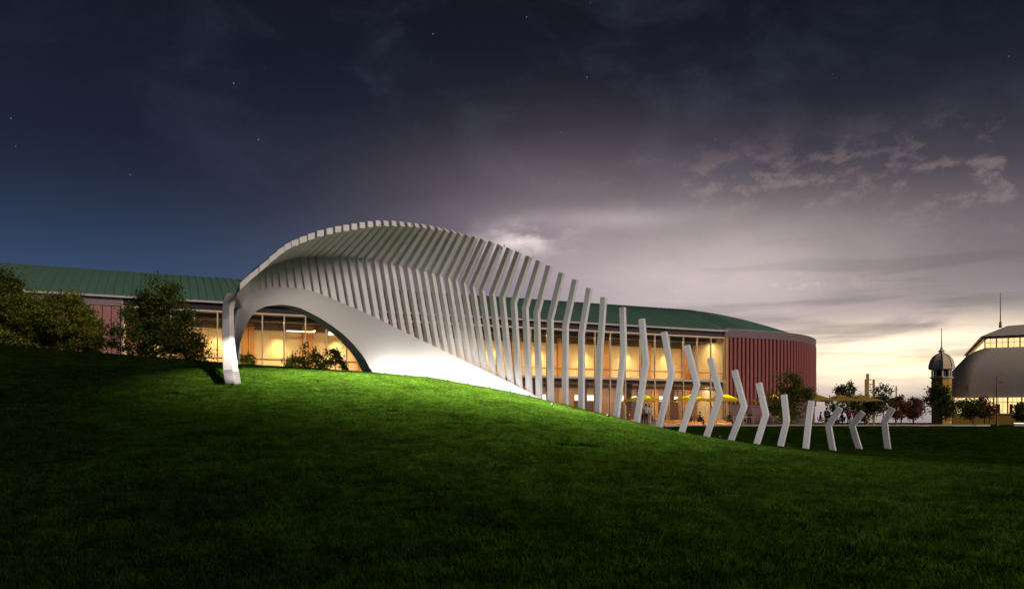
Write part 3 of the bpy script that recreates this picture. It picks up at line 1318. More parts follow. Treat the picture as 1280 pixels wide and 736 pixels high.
# interior, ground storey
gx0 = 26.0
hb('ground_floor', M['floor'], [(gx0, BL, .13, BW + .3, -.3, -.22)])
hb('ground_ceiling', M['woodd'], [(gx0, BL, .13, BW + .3, 3.95, 4.19)])
hb('ceiling_beam', M['slab'], [(gx0, BL, 1.5, 1.7, 3.5, 3.66)])
hb('ground_wall', M['woodd'], [(gx0, BL, 4.6, 4.75, -.22, 3.94)])
k = 0
x = gx0 + .6
rr = random.Random(4)
while x < BL - 3:
    # door set below a lit transom, timber panels between
    hb('interior_door', M['doorm'], [(x + .04, x + 1.2, 4.50, 4.59, -.2, 2.2)])
    hb('interior_door', M['doorm'], [(x + 1.24, x + 2.4, 4.50, 4.59, -.2, 2.2)])
    hb('lit_transom', M['glow'], [(x, x + 2.4, 4.42, 4.48, 2.32, 2.86)])
    for j in range(3):
        hb('timber_panel', M['woodd'] if (k + j) % 3 else M['wood'], [(x + 2.5 + j * .86, x + 3.32 + j * .86, 4.44, 4.58, -.2, 3.9)])
    x += PER
    k += 1
for k in range(3, 11):
    xc = c0 + k * PER + .3
    if gx0 < xc < BL - 1:
        hb('timber_column', M['woodd'] if k % 2 else M['wood'], [(xc - .35, xc + .35, 1.1, 1.6, -.22, 3.94)])

# wall downlights inside, and fill lamps added under the ceilings
lamp_group = []


def child_light(kind, name, loc, energy, col, rot=None, **kw):
    d = bpy.data.lights.new(name, kind)
    d.energy = energy
    d.color = col
    for k_, v_ in kw.items():
        setattr(d, k_, v_)
    o = bpy.data.objects.new(name, d)
    COL.objects.link(o)
    o.parent = hall
    o.location = (loc[0], loc[1], loc[2] + ZO)
    if rot:
        o.rotation_euler = rot
    return o


for k in range(11):
    xs_ = c0 + (k + .5) * PER
    if xs_ < 1.5 or xs_ > BL:
        continue
    hb('downlight', M['fix'], [(xs_ - .06, xs_ + .06, BW - 1.06, BW - .94, 8.5, 8.65)])
    child_light('SPOT', 'wall_lamp', (xs_, BW - 1.0, 8.45), random.Random(k + 3).uniform(650, 1150), (1, .72, .34), (R(14), 0, 0), spot_size=R(72), spot_blend=1.0, shadow_soft_size=.05)
for (a, b, e) in ((.5, 19.5, 1150), (19.5, 38.5, 1150), (38.5, 57.5, 1150)):  # added fill lamps with housings, brightening the upper storey
    child_light('AREA', 'ceiling_panel', ((a + b) / 2, 2.1, 8.62), e, (1, .78, .46), (0, 0, 0), shape='RECTANGLE', size=b - a, size_y=.5)
    hb('light_trough', M['fix'], [(a, b, 1.85, 2.35, 8.64, 8.66)])
for (a, b, e) in ((gx0 + .5, 42, 480), (42, 57.5, 600)):  # added fill lamps for the ground storey
    child_light('AREA', 'ceiling_panel', ((a + b) / 2, 2.8, 3.90), e, (1, .82, .60), (0, 0, 0), shape='RECTANGLE', size=b - a, size_y=.6)
# luminous linear fittings seen through the arch
hb('linear_light', M['glow'], [(13.0, 15.4, 3.9, 4.05, 8.1, 8.2), (15.27, 15.4, 3.0, 3.88, 8.1, 8.2)])
hb('linear_light', M['glow'], [(16.7, 18.4, 3.9, 4.0, 7.95, 8.25)])

# ------------------------------------------------------------------ terrace
def terrace():
    mb = MB()
    pl = [(9, 64.0), (13.5, 70.4), (16.0, 73.9), (26, 74.6), (36, 75.6), (45, 78), (50, 84), (52, 95), (50, 112), (41, 112), (40, 106), (39, 99), (36, 92), (31.5, 88.6), (22.8, 84.9), (-2, 74.1), (-2, 66)]
    n = len(pl)
    mb.v = [(x, y, ZF + .004) for x, y in pl] + [(x, y, ZF - 1.2) for x, y in pl]
    mb.f = [tuple(range(n))] + [(i, i + n, (i + 1) % n + n, (i + 1) % n) for i in range(n)]
    o = mb.build('terrace', M['pave'], None)
    tag(o, 'pale paved terrace between the lawn and the glazed hall', kind='structure')
    kb = MB()
    for i in range(0, 8):
        a, b = Vector((*pl[i], 0)), Vector((*pl[i + 1], 0))
        d_ = (b - a).normalized()
        q = Vector((d_.y, -d_.x, 0))
        A, B_ = a + q * .02, b + q * .02
        kb.add([(*(A)[:2], ZF - .6), (*(B_)[:2], ZF - .6), (*(B_ + q * .18)[:2], ZF - .6), (*(A + q * .18)[:2], ZF - .6),
                (*(A)[:2], ZF + .06), (*(B_)[:2], ZF + .06), (*(B_ + q * .18)[:2], ZF + .06), (*(A + q * .18)[:2], ZF + .06)],
               [(0, 3, 2, 1), (4, 5, 6, 7), (0, 1, 5, 4), (1, 2, 6, 5), (2, 3, 7, 6), (3, 0, 4, 7)])
    tag(kb.build('terrace_edge', M['kerb'], None), 'pale kerb round the terrace', kind='structure')


terrace()


def umbrella(px, Y, cloth, label, lit=0, size=1.55, rz=0.15, ztop=None):
    p = at(px, 498, Y)
    root = empty('cantilever_umbrella', (p.x, p.y, ZF), rz, label, 'umbrella', 'cantilever umbrellas on the terrace')
    ze = at(px, 500.5, Y).z - ZF
    zp = ze + .66
    mb = MB()
    seg = 6
    ring = []
    # square canopy with scalloped edge
    per = []
    for side in range(4):
        for i in range(seg):
            t = -1 + 2 * i / seg
            c = [(t, -1), (1, t), (-t, 1), (-1, -t)][side]
            sag = .07 * (1 - t * t)
            per.append((c[0] * size, c[1] * size, ze + sag))
    n = len(per)
    mid = [(x * .42, y * .42, ze + .34) for x, y, z in per]
    mb.v = per + mid + [(0, 0, zp)] + [(x, y, z - .09) for x, y, z in per]
    for i in range(n):
        j = (i + 1) % n
        mb.f.append((i, j, n + j, n + i))
        mb.f.append((n + i, n + j, 2 * n))
        mb.f.append((i, 2 * n + 1 + i, 2 * n + 1 + j, j))
    cp = mb.build('canopy', cloth, root)
    for c in ((1, 1), (1, -1), (-1, 1), (-1, -1)):
        MB().tube([(0, 0, zp - .08), (c[0] * size * .96, c[1] * size * .96, ze - .01)], .018, 4).build('rib', M['mast'], root)
    MB().tube([(-1.0, -.25, .05), (-1.8, -.25, ze - .05), (-1.95, -.25, ze + .12)], [.055, .05, .05], 6).build('mast', M['mast'], root)
    MB().tube([(-1.9, -.25, ze + .05), (.06, 0, zp + .16)], [.045, .03], 6).build('arm', M['mast'], root)
    MB().tube([(.06, 0, zp + .16), (0, 0, zp - .1)], .03, 6).build('hanger', M['mast'], root)
    MB().box(-1.5, -.5, -.7, .2, 0, .09).build('base', M['dark'], root)
    if lit:
        for sx, sy in ((-.45, -.45), (.45, -.45), (.45, .45), (-.45, .45)):
            u = spot('umbrella_lamp', (0, 0, 0), (0, 0, -1), lit * .30, 140, .8, (1, .88, .55), .05)
            u.location = (sx, sy, ze - .16)
            u.rotation_euler = (R(180), 0, 0)
            u.parent = root
            MB().tube([(sx, sy, ze - .28), (sx, sy, ze - .18)], [.03, .045], 8).build('uplight', M['fix'], root)
            MB().tube([(0, 0, zp - .3), (sx, sy, ze - .24)], .012, 4).build('lamp_rod', M['mast'], root)
        l = spot('umbrella_lamp', (0, 0, 0), (0, 0, -1), lit * 7, 130, .6, (1, .80, .45), .06)
        l.location = (0, 0, ze - .2)
        l.rotation_euler = (0, 0, 0)
        l.parent = root
        MB().tube([(0, 0, zp - .1), (0, 0, ze - .15)], .03, 8).build('lamp', M['fix'], root)
    return root


umbrella(803, 77, M['yellow'], 'bright yellow umbrella on the left, behind the standing people', 120)
umbrella(864.5, 80, M['yellow'], 'bright yellow umbrella in the middle before the glazing', 120)
umbrella(907, 81, M['yellow'], 'yellow umbrella at the corner where glazing meets red cladding', 120)
umbrella(965, 82, M['yellow'], 'yellow umbrella half hidden by the leafy tree', 70)
umbrella(1021, 84, M['mustard'], 'olive yellow umbrella right beside the corner of the red wall')
umbrella(1050, 85, M['mustard'], 'olive yellow umbrella, middle one right of the building')
umbrella(1076, 86, M['mustard'], 'olive yellow umbrella farthest right on the terrace')


# ------------------------------------------------------------------ people
def skin_mesh(name, verts, edges, radii, m, parent, sub=1):
    me = bpy.data.meshes.new(name)
    me.from_pydata(verts, edges, [])
    me.materials.append(m)
    o = bpy.data.objects.new(name, me)
    COL.objects.link(o)
    o.parent = parent
    md = o.modifiers.new('skin', 'SKIN')
    md.use_smooth_shade = True
    for i, r in enumerate(radii):
        me.skin_vertices[0].data[i].radius = (r, r) if not hasattr(r, '__len__') else r
    me.skin_vertices[0].data[0].use_root = True
    s_ = o.modifiers.new('sub', 'SUBSURF')
    s_.levels = s_.render_levels = sub
    return o


def person(x, y, rz, pose, top, trousers, label, arm=0, dress=False, scale=1.0):
    root = empty('person', (x, y, ZF), rz, label, 'person', 'people on the terrace')
    root.scale = (scale,) * 3
    sit = pose == 'sit'
    zp = .52 if sit else .95
    lean = .06 if sit else 0
    V = {}
    V['pel'] = (0, 0, zp)
    V['wst'] = (0, -lean * .3, zp + .2)
    V['chs'] = (0, -lean * .6, zp + .42)
    V['nek'] = (0, -lean, zp + .56)
    V['hd0'] = (0, -.02 - lean, zp + .64)
    V['hd1'] = (0, -.035 - lean, zp + .71)
    V['hd2'] = (0, -.02 - lean, zp + .79)
    for s, nm in ((-1, 'l'), (1, 'r')):
        V['sh' + nm] = (s * .18, -lean * .8, zp + .48)
        if sit:
            V['el' + nm] = (s * .25, -.10, zp + .22)
            V['wr' + nm] = (s * .20, -.34, zp + .16)
            V['pa' + nm] = (s * .19, -.42, zp + .15)
            V['hp' + nm] = (s * .09, -.02, zp - .02)
            V['kn' + nm] = (s * .12, -.43, zp + .0)
            V['an' + nm] = (s * .12, -.40 - .06 * s, .09)
            V['to' + nm] = (s * .13, -.55 - .06 * s, .04)
        else:
            st = .10 if pose == 'walk' else .02
            V['el' + nm] = (s * .24, .03 - arm * .05, zp + .2)
            V['wr' + nm] = (s * (.22 - arm * .06), -.08 - arm * .16, zp - .02 + arm * .14)
            V['pa' + nm] = (s * (.215 - arm * .06), -.10 - arm * .20, zp - .09 + arm * .14)
            V['hp' + nm] = (s * .09, 0, zp - .04)
            V['kn' + nm] = (s * .10, -.04 - s * st, .50)
            V['an' + nm] = (s * .10, .02 - s * st * 1.6, .09)
            V['to' + nm] = (s * .11, -.13 - s * st * 1.6, .04)
    ed = [('pel', 'wst'), ('wst', 'chs'), ('chs', 'nek'), ('nek', 'hd0'), ('hd0', 'hd1'), ('hd1', 'hd2')]
    rad = dict(pel=(.15, .11), wst=(.13, .10), chs=(.15, .11), nek=.055, hd0=(.065, .07), hd1=(.078, .095), hd2=(.06, .07))
    for nm in 'lr':
        ed += [('chs', 'sh' + nm), ('sh' + nm, 'el' + nm), ('el' + nm, 'wr' + nm), ('wr' + nm, 'pa' + nm), ('pel', 'hp' + nm), ('hp' + nm, 'kn' + nm), ('kn' + nm, 'an' + nm), ('an' + nm, 'to' + nm)]
        rad.update({'sh' + nm: .065, 'el' + nm: .045, 'wr' + nm: .028, 'pa' + nm: (.034, .018), 'hp' + nm: .085, 'kn' + nm: .055, 'an' + nm: .038, 'to' + nm: .032})
        # fingers and thumb
        p = Vector(V['pa' + nm])
        d_ = (p - Vector(V['wr' + nm])).normalized()
        sd = d_.cross(Vector((1, 0, 0))).normalized()
        for f_ in range(4):
            q = p + sd * ((f_ - 1.5) * .018) + d_ * .03
            e_ = q + d_ * (.06, .075, .07, .05)[f_] + Vector((0, 0, -.01))
            V[f'f{f_}{nm}'] = tuple(q)
            V[f'g{f_}{nm}'] = tuple(e_)
            rad[f'f{f_}{nm}'] = .009
            rad[f'g{f_}{nm}'] = .007
            ed += [('pa' + nm, f'f{f_}{nm}'), (f'f{f_}{nm}', f'g{f_}{nm}')]
        V['th' + nm] = tuple(p + sd * -.045 + d_ * .01)
        rad['th' + nm] = .009
        ed.append(('pa' + nm, 'th' + nm))
    keys = list(V)
    ix = {k_: i_ for i_, k_ in enumerate(keys)}
    skin_mesh('body', [V[k_] for k_ in keys], [(ix[a], ix[b]) for a, b in ed], [rad[k_] for k_ in keys], M['skin'], root)

    def garment(name, ks, es, mul, add, m, custom={}):
        kk = {k_: i_ for i_, k_ in enumerate(ks)}
        rr_ = []
        for k_ in ks:
            r = custom.get(k_, rad.get(k_))
            r = r if hasattr(r, '__len__') else (r, r)
            rr_.append((r[0] * mul + add, r[1] * mul + add))
        skin_mesh(name, [V[k_] for k_ in ks], [(kk[a], kk[b]) for a, b in es], rr_, m, root)
    V['col'] = tuple(Vector(V['chs']).lerp(Vector(V['nek']), .75))
    rad['col'] = .075
    for nm in 'lr':
        V['cf' + nm] = tuple(Vector(V['el' + nm]).lerp(Vector(V['wr' + nm]), .85))
        rad['cf' + nm] = .034
        V['hm' + nm] = tuple(Vector(V['kn' + nm]).lerp(Vector(V['an' + nm]), .95))
        rad['hm' + nm] = .05
    garment('top', ['pel', 'wst', 'chs', 'col', 'shl', 'ell', 'cfl', 'shr', 'elr', 'cfr'],
            [('pel', 'wst'), ('wst', 'chs'), ('chs', 'col'), ('chs', 'shl'), ('shl', 'ell'), ('ell', 'cfl'), ('chs', 'shr'), ('shr', 'elr'), ('elr', 'cfr')],
            1.04, .014, top)
    garment('skirt' if dress else 'trousers', ['pel', 'hpl', 'knl', 'hml', 'hpr', 'knr', 'hmr'],
            [('pel', 'hpl'), ('hpl', 'knl'), ('knl', 'hml'), ('pel', 'hpr'), ('hpr', 'knr'), ('knr', 'hmr')],
            1.06 if not dress else 1.5, .018, trousers)
    for s in (-1, 1):
        nm = 'l' if s < 0 else 'r'
        a, t_ = Vector(V['an' + nm]), Vector(V['to' + nm])
        MB().tube([(a.x, a.y + .05, .05), (a.x, a.y - .02, .055), (t_.x, t_.y - .02, .04)], [.045, .052, .04], 8).build('shoe', M['cblack'], root, smooth=True)
    h = Vector(V['hd1'])
    hm = MB().lathe([(.0, .125), (.05, .118), (.082, .085), (.095, .03), (.09, -.02), (.08, -.05)], 12)
    hm.v = [(v[0] + h.x, v[1] + h.y + .022, v[2] + h.z + .01) for v in hm.v if True]
    # open the face: drop the low front faces
    hm.f = [f for f in hm.f if not (sum(hm.v[i][1] for i in f) / 4 < h.y - .03 and sum(hm.v[i][2] for i in f) / 4 < h.z + .05)]
    hr = hm.build('hair', M['hair'], root, smooth=True)
    hr.modifiers.new('s', 'SOLIDIFY').thickness = .012
    MB().tube([(0, h.y - .085, h.z + .01), (0, h.y - .118, h.z - .02)], [.008, .014], 5).build('nose', M['skin'], root)
    for s in (-1, 1):
        MB().lathe([(.0, .012), (.011, .005), (.012, -.004), (.0, -.012)], 6, (s * .032, h.y - .088, h.z + .018)).build('eye', M['hair'], root)
        MB().lathe([(.0, .03), (.014, .018), (.014, -.012), (.0, -.03)], 6, (s * .086, h.y + .005, h.z)).build('ear', M['skin'], root)
    MB().box(-.025, .025, h.y - .096, h.y - .086, h.z - .052, h.z - .045).build('mouth', M['chairr'], root)
    return root


def pxy(px, Y):
    return ((px - 640) / F * Y, Y)


def chair(px, Y, rz, label, seatm=None):
    x, y = pxy(px, Y)
    r = empty('cafe_chair', (x, y, ZF), rz, label, 'chair', 'cafe chairs on the terrace')
    seatm = seatm or M['chairr']
    MB().box(-.22, .22, -.22, .22, .42, .46).build('seat', seatm, r)
    bk = MB()
    bk.add([(-.21, .20, .47), (.21, .20, .47), (.20, .30, .86), (-.20, .30, .86), (-.21, .23, .47), (.21, .23, .47), (.20, .33, .86), (-.20, .33, .86)],
           [(0, 1, 2, 3), (4, 7, 6, 5), (0, 4, 5, 1), (1, 5, 6, 2), (2, 6, 7, 3), (3, 7, 4, 0)])
    bk.build('backrest', seatm, r)
    for sx in (-1, 1):
        for sy in (-1, 1):
            MB().tube([(sx * .18, sy * .18, .42), (sx * .21, sy * .22, 0.01)], .014, 5).build('leg', M['dark'], r)
    return r


def table(px, Y, label):
    x, y = pxy(px, Y)
    r = empty('cafe_table', (x, y, ZF), 0, label, 'table', 'cafe tables on the terrace')
    MB().lathe([(0, .76), (.42, .76), (.42, .73), (0, .73)], 18).build('table_top', M['dark'], r)
    MB().tube([(0, 0, .73), (0, 0, .03)], .03, 8).build('column', M['dark'], r)
    MB().lathe([(0, .03), (.24, .03), (.25, .005), (0, .005)], 14).build('foot', M['dark'], r)
    return r


P = person
P(*pxy(802, 68.5), 2.6, 'stand', M['cblack'], M['cblack'], 'person in black standing just left of the pair in white tops')
P(*pxy(807.5, 66), 2.9, 'walk', M['cwhite'], M['cred'], 'person in a white top and dark red trousers, hand raised, nearest the lawn', 1)
P(*pxy(811.5, 74), -.4, 'stand', M['cwhite'], M['cwhite'], 'person dressed all in white standing behind the one in dark red trousers', 0, False, 1.06)
P(*pxy(874, 78.5), 1.4, 'sit', M['cblack'], M['cblack'], 'person in black sitting under the middle yellow umbrella')
P(*pxy(862, 78.8), -1.4, 'sit', M['cblack'], M['cred'], 'person in black with red trousers sitting behind an elbow-shaped rib')
P(*pxy(911.5, 79.5), 1.9, 'sit', M['cgreen'], M['cgreen'], 'person in dark green sitting under the corner umbrella')
P(*pxy(929, 80), -1.2, 'sit', M['cblack'], M['cblack'], 'person in black sitting beside the standing man in khaki')
P(*pxy(936.5, 80), .1, 'stand', M['ckhaki'], M['cblack'], 'man in a khaki shirt and black trousers standing before the plum boards', 0, False, 1.04)
P(*pxy(1025, 81), 1.3, 'sit', M['cblue'], M['cyel'], 'person in navy and mustard sitting at the wall corner')
P(*pxy(1033, 82), .3, 'stand', M['cblue'], M['cblack'], 'person in navy standing beside a leaning umbrella mast')
P(*pxy(1053, 82), -1.4, 'sit', M['cblack'], M['cblack'], 'person in black sitting at the long table under the olive umbrellas')
P(*pxy(1061, 83), .2, 'stand', M['cred'], M['cblack'], 'person in dark red standing left of a similar one under the umbrellas')
P(*pxy(1068.5, 83), -.3, 'stand', M['cred'], M['cred'], 'person all in dark red standing under the farthest right umbrella')
P(*pxy(1078, 84), 1.2, 'sit', M['cblack'], M['cblack'], 'person in black sitting at the right end of the terrace group')
P(*pxy(1045, 83), .8, 'stand', M['cblack'], M['cblack'], 'person in black standing between the two round tables at the right')
P(*pxy(1038, 81.5), -1.3, 'sit', M['cblack'], M['cred'], 'person in black with red trousers sitting at the left round table')
chair(1037.4, 81.6, -1.3, 'dark chair left of the left round table under the olive umbrellas', M['dark'])
chair(874.6, 78.6, 1.4, 'red chair holding the person in black under the middle yellow umbrella')
chair(861.4, 78.9, -1.4, 'red chair behind the rib at the middle yellow umbrella')
chair(879, 79.4, 2.2, 'empty red chair right of the person in black')
chair(818, 74.5, .9, 'dark empty chair right of the people in white', M['dark'])
chair(789, 73, 1.9, 'tan chair at the left end of the terrace', M['wood'])
chair(912.1, 79.6, 1.9, 'dark chair under the corner umbrella', M['dark'])
chair(928.4, 80.1, -1.2, 'dark chair beside the standing man', M['dark'])
chair(1025.6, 81.1, 1.3, 'mustard chair at the wall corner', M['cyel'])
chair(1052.4, 82.1, -1.4, 'dark chair at the left end of the terrace group', M['dark'])
chair(1078.6, 84.1, 1.2, 'dark chair at the right end of the terrace group', M['dark'])
table(868, 78.8, 'dark round table under the middle yellow umbrella')
table(920, 80, 'dark round table between the green sitter and the standing man')
table(1043, 82, 'dark round table left under the olive umbrellas')
table(1073, 84, 'dark round table right under the olive umbrellas')


def railing():
    a = Vector((*pxy(917, 78.5), ZF))
    b = Vector((*pxy(978, 80.5), ZF))
    r = empty('terrace_railing', a, 0, 'thin pale guard railing along the terrace in front of the plum boards', 'railing')
    d_ = b - a
    MB().tube([(0, 0, .82), (d_.x, d_.y, .82)], .03, 6).build('handrail', M['slab'], r)
    for k_ in range(6):
        q = d_ * (k_ / 5)
        MB().tube([(q.x, q.y, 0), (q.x, q.y, .80)], .022, 6).build('post', M['slab'], r)


railing()


def bench():
    x, y = pxy(873, 84.0 - 2.6)
    r = empty('terrace_bench', (x, y, ZF), PHI, 'long low orange timber bench along the foot of the glazing', 'bench')
    for k_ in range(3):
        MB().box(-4.4, 4.4, -.22 + k_ * .16, -.08 + k_ * .16, .40, .45).build('slat', M['wood'], r)
    MB().box(-4.3, 4.3, -.14, .16, .0, .395).build('body', M['wood'], r)


bench()


# ------------------------------------------------------------------ vegetation
def make_tree(name, loc, label, group, crowns, trunk_h, trunk_r, leaf, nclump, nleaf, m, cat='tree', stems=1, seed=1, spread=.34, flat=.8):
    """crowns: ellipsoids (cx, cy, cz, rx, ry, rz) in local metres"""
    rng = np.random.default_rng(seed)
    root = empty(name, loc, 0, label, cat, group)
    vol = np.array([c[3] * c[4] * c[5] for c in crowns])
    vol = vol / vol.sum()
    centres = []
    for k_ in range(nclump):
        c = crowns[rng.choice(len(crowns), p=vol)]
        v = rng.normal(size=3)
        v /= np.linalg.norm(v)
        r = rng.uniform(.35, 1.0) ** .6
        centres.append((c[0] + v[0] * c[3] * r, c[1] + v[1] * c[4] * r, c[2] + v[2] * c[5] * r))
    C = np.array(centres)
    C[:, 2] = np.maximum(C[:, 2], .1)
    tb = MB()
    for s_ in range(stems):
        ox, oy = (rng.normal(0, .25, 2) if stems > 1 else (0, 0))
        top = Vector((ox * 2, oy * 2, trunk_h))
        mid = Vector((ox * 1.4 + rng.normal(0, .05), oy * 1.4, trunk_h * .5))
        tb.tube([(ox, oy, -.3), mid, top], [trunk_r * 1.2, trunk_r * .85, trunk_r * .5], 7)
        for k_ in rng.choice(nclump, size=min(nclump, max(6, nclump // (3 * stems))), replace=False):
            c = Vector(C[k_])
            st = mid.lerp(top, rng.uniform(0, 1))
            if c.z < st.z * .5:
                st = Vector((ox, oy, max(.05, c.z * .5)))
            m1 = st.lerp(c, .5) + Vector((0, 0, rng.uniform(-.05, .25)))
            tb.tube([st, m1, c], [trunk_r * .38, trunk_r * .22, trunk_r * .07], 4, caps=False)
    tb.build('trunk', M['bark'], root, recalc=False)
    n = nclump * nleaf
    cs = np.repeat(C, nleaf, 0)
    sp = spread * rng.uniform(.6, 1.25, nclump).repeat(nleaf)[:, None]
    pos = cs + rng.normal(size=(n, 3)) * sp * np.array([1, 1, flat])
    pos[:, 2] = np.maximum(pos[:, 2], .03)
    a = rng.normal(size=(n, 3))
    a /= np.linalg.norm(a, axis=1)[:, None]
    b = rng.normal(size=(n, 3))
    b[:, 2] = np.abs(b[:, 2]) * .4
    b -= (a * b).sum(1)[:, None] * a
    b /= np.linalg.norm(b, axis=1)[:, None]
    L = leaf * rng.uniform(.6, 1.2, n)[:, None]
    q0, q1, q2, q3 = pos - a * L, pos + b * L * .5, pos + a * L, pos - b * L * .5
    V_ = np.stack([q0, q1, q2, q3], 1).reshape(-1, 3)
    me = bpy.data.meshes.new('crown')
    me.vertices.add(4 * n)
    me.vertices.foreach_set('co', V_.ravel())
    me.loops.add(4 * n)
    me.loops.foreach_set('vertex_index', np.arange(4 * n))
    me.polygons.add(n)
    me.polygons.foreach_set('loop_start', np.arange(0, 4 * n, 4))
    me.polygons.foreach_set('loop_total', np.full(n, 4))
    me.materials.append(m)
    me.update()
    me.validate()
    o = bpy.data.objects.new('crown', me)
    COL.objects.link(o)
    o.parent = root
    return root


def px_tree(name, px, Y, label, group, blobs, trunk_h, trunk_r, leaf, nclump, nleaf, m, depth=1.0, zbase=None, **kw):
    """blobs in photo pixels (cx, cy, rx, ry), turned to metres at depth Y"""
    x = (px - 640) / F * Y
    zb = gz(x, Y) if zbase is None else zbase
    s_ = Y / F
    cr = []
    for (cx, cy_, rx, ry) in blobs:
        cr.append(((cx - px) * s_, 0, (HZ - cy_) * s_ - zb, rx * s_, max(rx, ry) * s_ * depth, ry * s_))
    return make_tree(name, (x, Y, zb), label, group, cr, trunk_h, trunk_r, leaf, nclump, nleaf, m, **kw)


GL = 'trees and tall shrubs on the mound left of the arch'
px_tree('broadleaf_tree', -6, 49.5, 'dark tall tree cut by the left edge of the picture', GL,
        [(2, 375, 20, 40), (8, 350, 12, 16), (-10, 410, 36, 30)], 3.6, .12, .115, 110, 110, M['leafB'], seed=3, spread=.36)
px_tree('tall_shrub', 48, 48.8, 'olive green spreading shrub beside the tree at the left edge', GL,
        [(45, 400, 34, 34), (30, 425, 40, 18), (60, 385, 14, 12)], 2.2, .07, .105, 130, 110, M['leafA'], stems=3, seed=5, spread=.30, flat=.55, cat='shrub')
px_tree('tall_shrub', 96, 48.6, 'yellowish olive shrub in front of the dusty red panels', GL,
        [(86, 400, 28, 34), (102, 420, 34, 22), (84, 376, 12, 10), (112, 395, 14, 20)], 2.2, .07, .105, 130, 110, M['leafA'], stems=3, seed=8, spread=.28, flat=.5, cat='shrub')
px_tree('broadleaf_tree', 192, 48.4, 'round leafy tree in front of the lit windows left of the arch', GL,
        [(196, 366, 24, 20), (176, 392, 26, 24), (212, 398, 30, 28), (168, 425, 30, 22), (228, 426, 26, 22), (198, 425, 32, 22)], 3.6, .10, .100, 150, 105, M['leafB'],
        stems=2, seed=12, spread=.25)
px_tree('tall_shrub', 246, 48.2, 'low dark shrub right of the round leafy tree', GL,
        [(240, 438, 22, 14), (255, 442, 14, 9)], .5, .04, .07, 34, 90, M['leafB'], stems=2, seed=14, spread=.22, cat='shrub')
GA = 'low shrubs growing inside the arch'
px_tree('low_shrub', 309, 48.2, 'small bright green shrub just inside the left leg of the arch', GA,
        [(309, 450, 9, 9)], .5, .03, .085, 13, 50, M['leafC'], stems=2, seed=21, spread=.15, cat='shrub')
px_tree('low_shrub', 378, 47.8, 'bright green shrub with the tallest shoot inside the arch', GA,
        [(376, 434, 7, 9), (374, 444, 9, 9), (370, 455, 14, 8), (389, 443, 7, 9)], .9, .03, .09, 26, 50, M['leafC'], stems=3, seed=22, spread=.17, cat='shrub')
px_tree('low_shrub', 402, 47.7, 'wide bright green shrub in the middle of the arch opening', GA,
        [(399, 452, 12, 9), (410, 442, 5, 8)], .7, .03, .09, 18, 50, M['leafC'], stems=2, seed=23, spread=.15, cat='shrub')
px_tree('low_shrub', 426, 47.6, 'bright green shrub nearest the right foot of the arch', GA,
        [(419, 446, 8, 12), (431, 455, 7, 8)], .6, .03, .09, 17, 50, M['leafC'], stems=2, seed=24, spread=.14, cat='shrub')

GR = 'young trees round the terrace and the far lawn'
zz = ZF - .05
px_tree('broadleaf_tree', 985, 79, 'leafy young tree before the red cladding near its right corner', GR,
        [(985, 478, 13, 14), (972, 500, 18, 16), (1000, 498, 17, 15), (984, 515, 22, 10)], 2.6, .07, .15, 64, 80, M['leafB'], seed=31, spread=.34, zbase=zz)
px_tree('broadleaf_tree', 1053, 92, 'slender tree rising above the middle olive umbrella', GR,
        [(1055, 487, 12, 12), (1045, 505, 12, 9), (1066, 505, 14, 10)], 3.0, .06, .17, 30, 80, M['leafE'], seed=32, spread=.33, zbase=zz)
px_tree('broadleaf_tree', 1103, 94, 'slender green tree right of the gold poles', GR,
        [(1104, 492, 11, 11), (1093, 508, 12, 9), (1108, 506, 10, 8)], 2.6, .06, .17, 28, 80, M['leafE'], seed=33, spread=.33, zbase=Z_END)
px_tree('broadleaf_tree', 1080, 95, 'low leafy tree behind the farthest right umbrella', GR,
        [(1082, 512, 12, 9)], 1.8, .05, .17, 18, 80, M['leafE'], seed=34, spread=.33, zbase=Z_END)
px_tree('bushy_shrub', 1125, 98, 'rust coloured bushy shrub, left one of the pair behind the last rib', GR,
        [(1123, 510, 10, 15)], 1.6, .05, .13, 44, 90, M['leafD'], stems=3, seed=35, spread=.26, zbase=Z_END, cat='shrub')
px_tree('bushy_shrub', 1144, 98, 'rust coloured bushy shrub, right one of the pair behind the last rib', GR,
        [(1144, 511, 11, 14)], 1.6, .05, .13, 44, 90, M['leafD'], stems=3, seed=36, spread=.26, zbase=Z_END, cat='shrub')
px_tree('broadleaf_tree', 1177, 78, 'round dark tree standing in front of the domed turret', GR,
        [(1177, 490, 15, 13), (1168, 506, 14, 11), (1188, 506, 14, 10), (1178, 518, 12, 7)], 2.4, .05, .13, 50, 90, M['leafE'], seed=37, spread=.26, zbase=-.75)
px_tree('broadleaf_tree', 1216, 100, 'green young tree before the ochre wall, left of a rust one', GR,
        [(1214, 511, 12, 12)], 2.2, .06, .17, 28, 80, M['leafE'], seed=38, spread=.30, zbase=Z_END)
px_tree('bushy_shrub', 1236, 101, 'rust tinted bushy tree beside the lamp post before the ochre wall', GR,
        [(1234, 510, 13, 13)], 2.0, .06, .15, 34, 80, M['leafD'], stems=2, seed=39, spread=.30, zbase=Z_END, cat='shrub')
px_tree('broadleaf_tree', 1278, 96, 'dark young tree cut by the right edge of the picture', GR,
        [(1278, 514, 9, 11)], 2.2, .06, .17, 22, 80, M['leafE'], seed=40, spread=.28, zbase=Z_END)


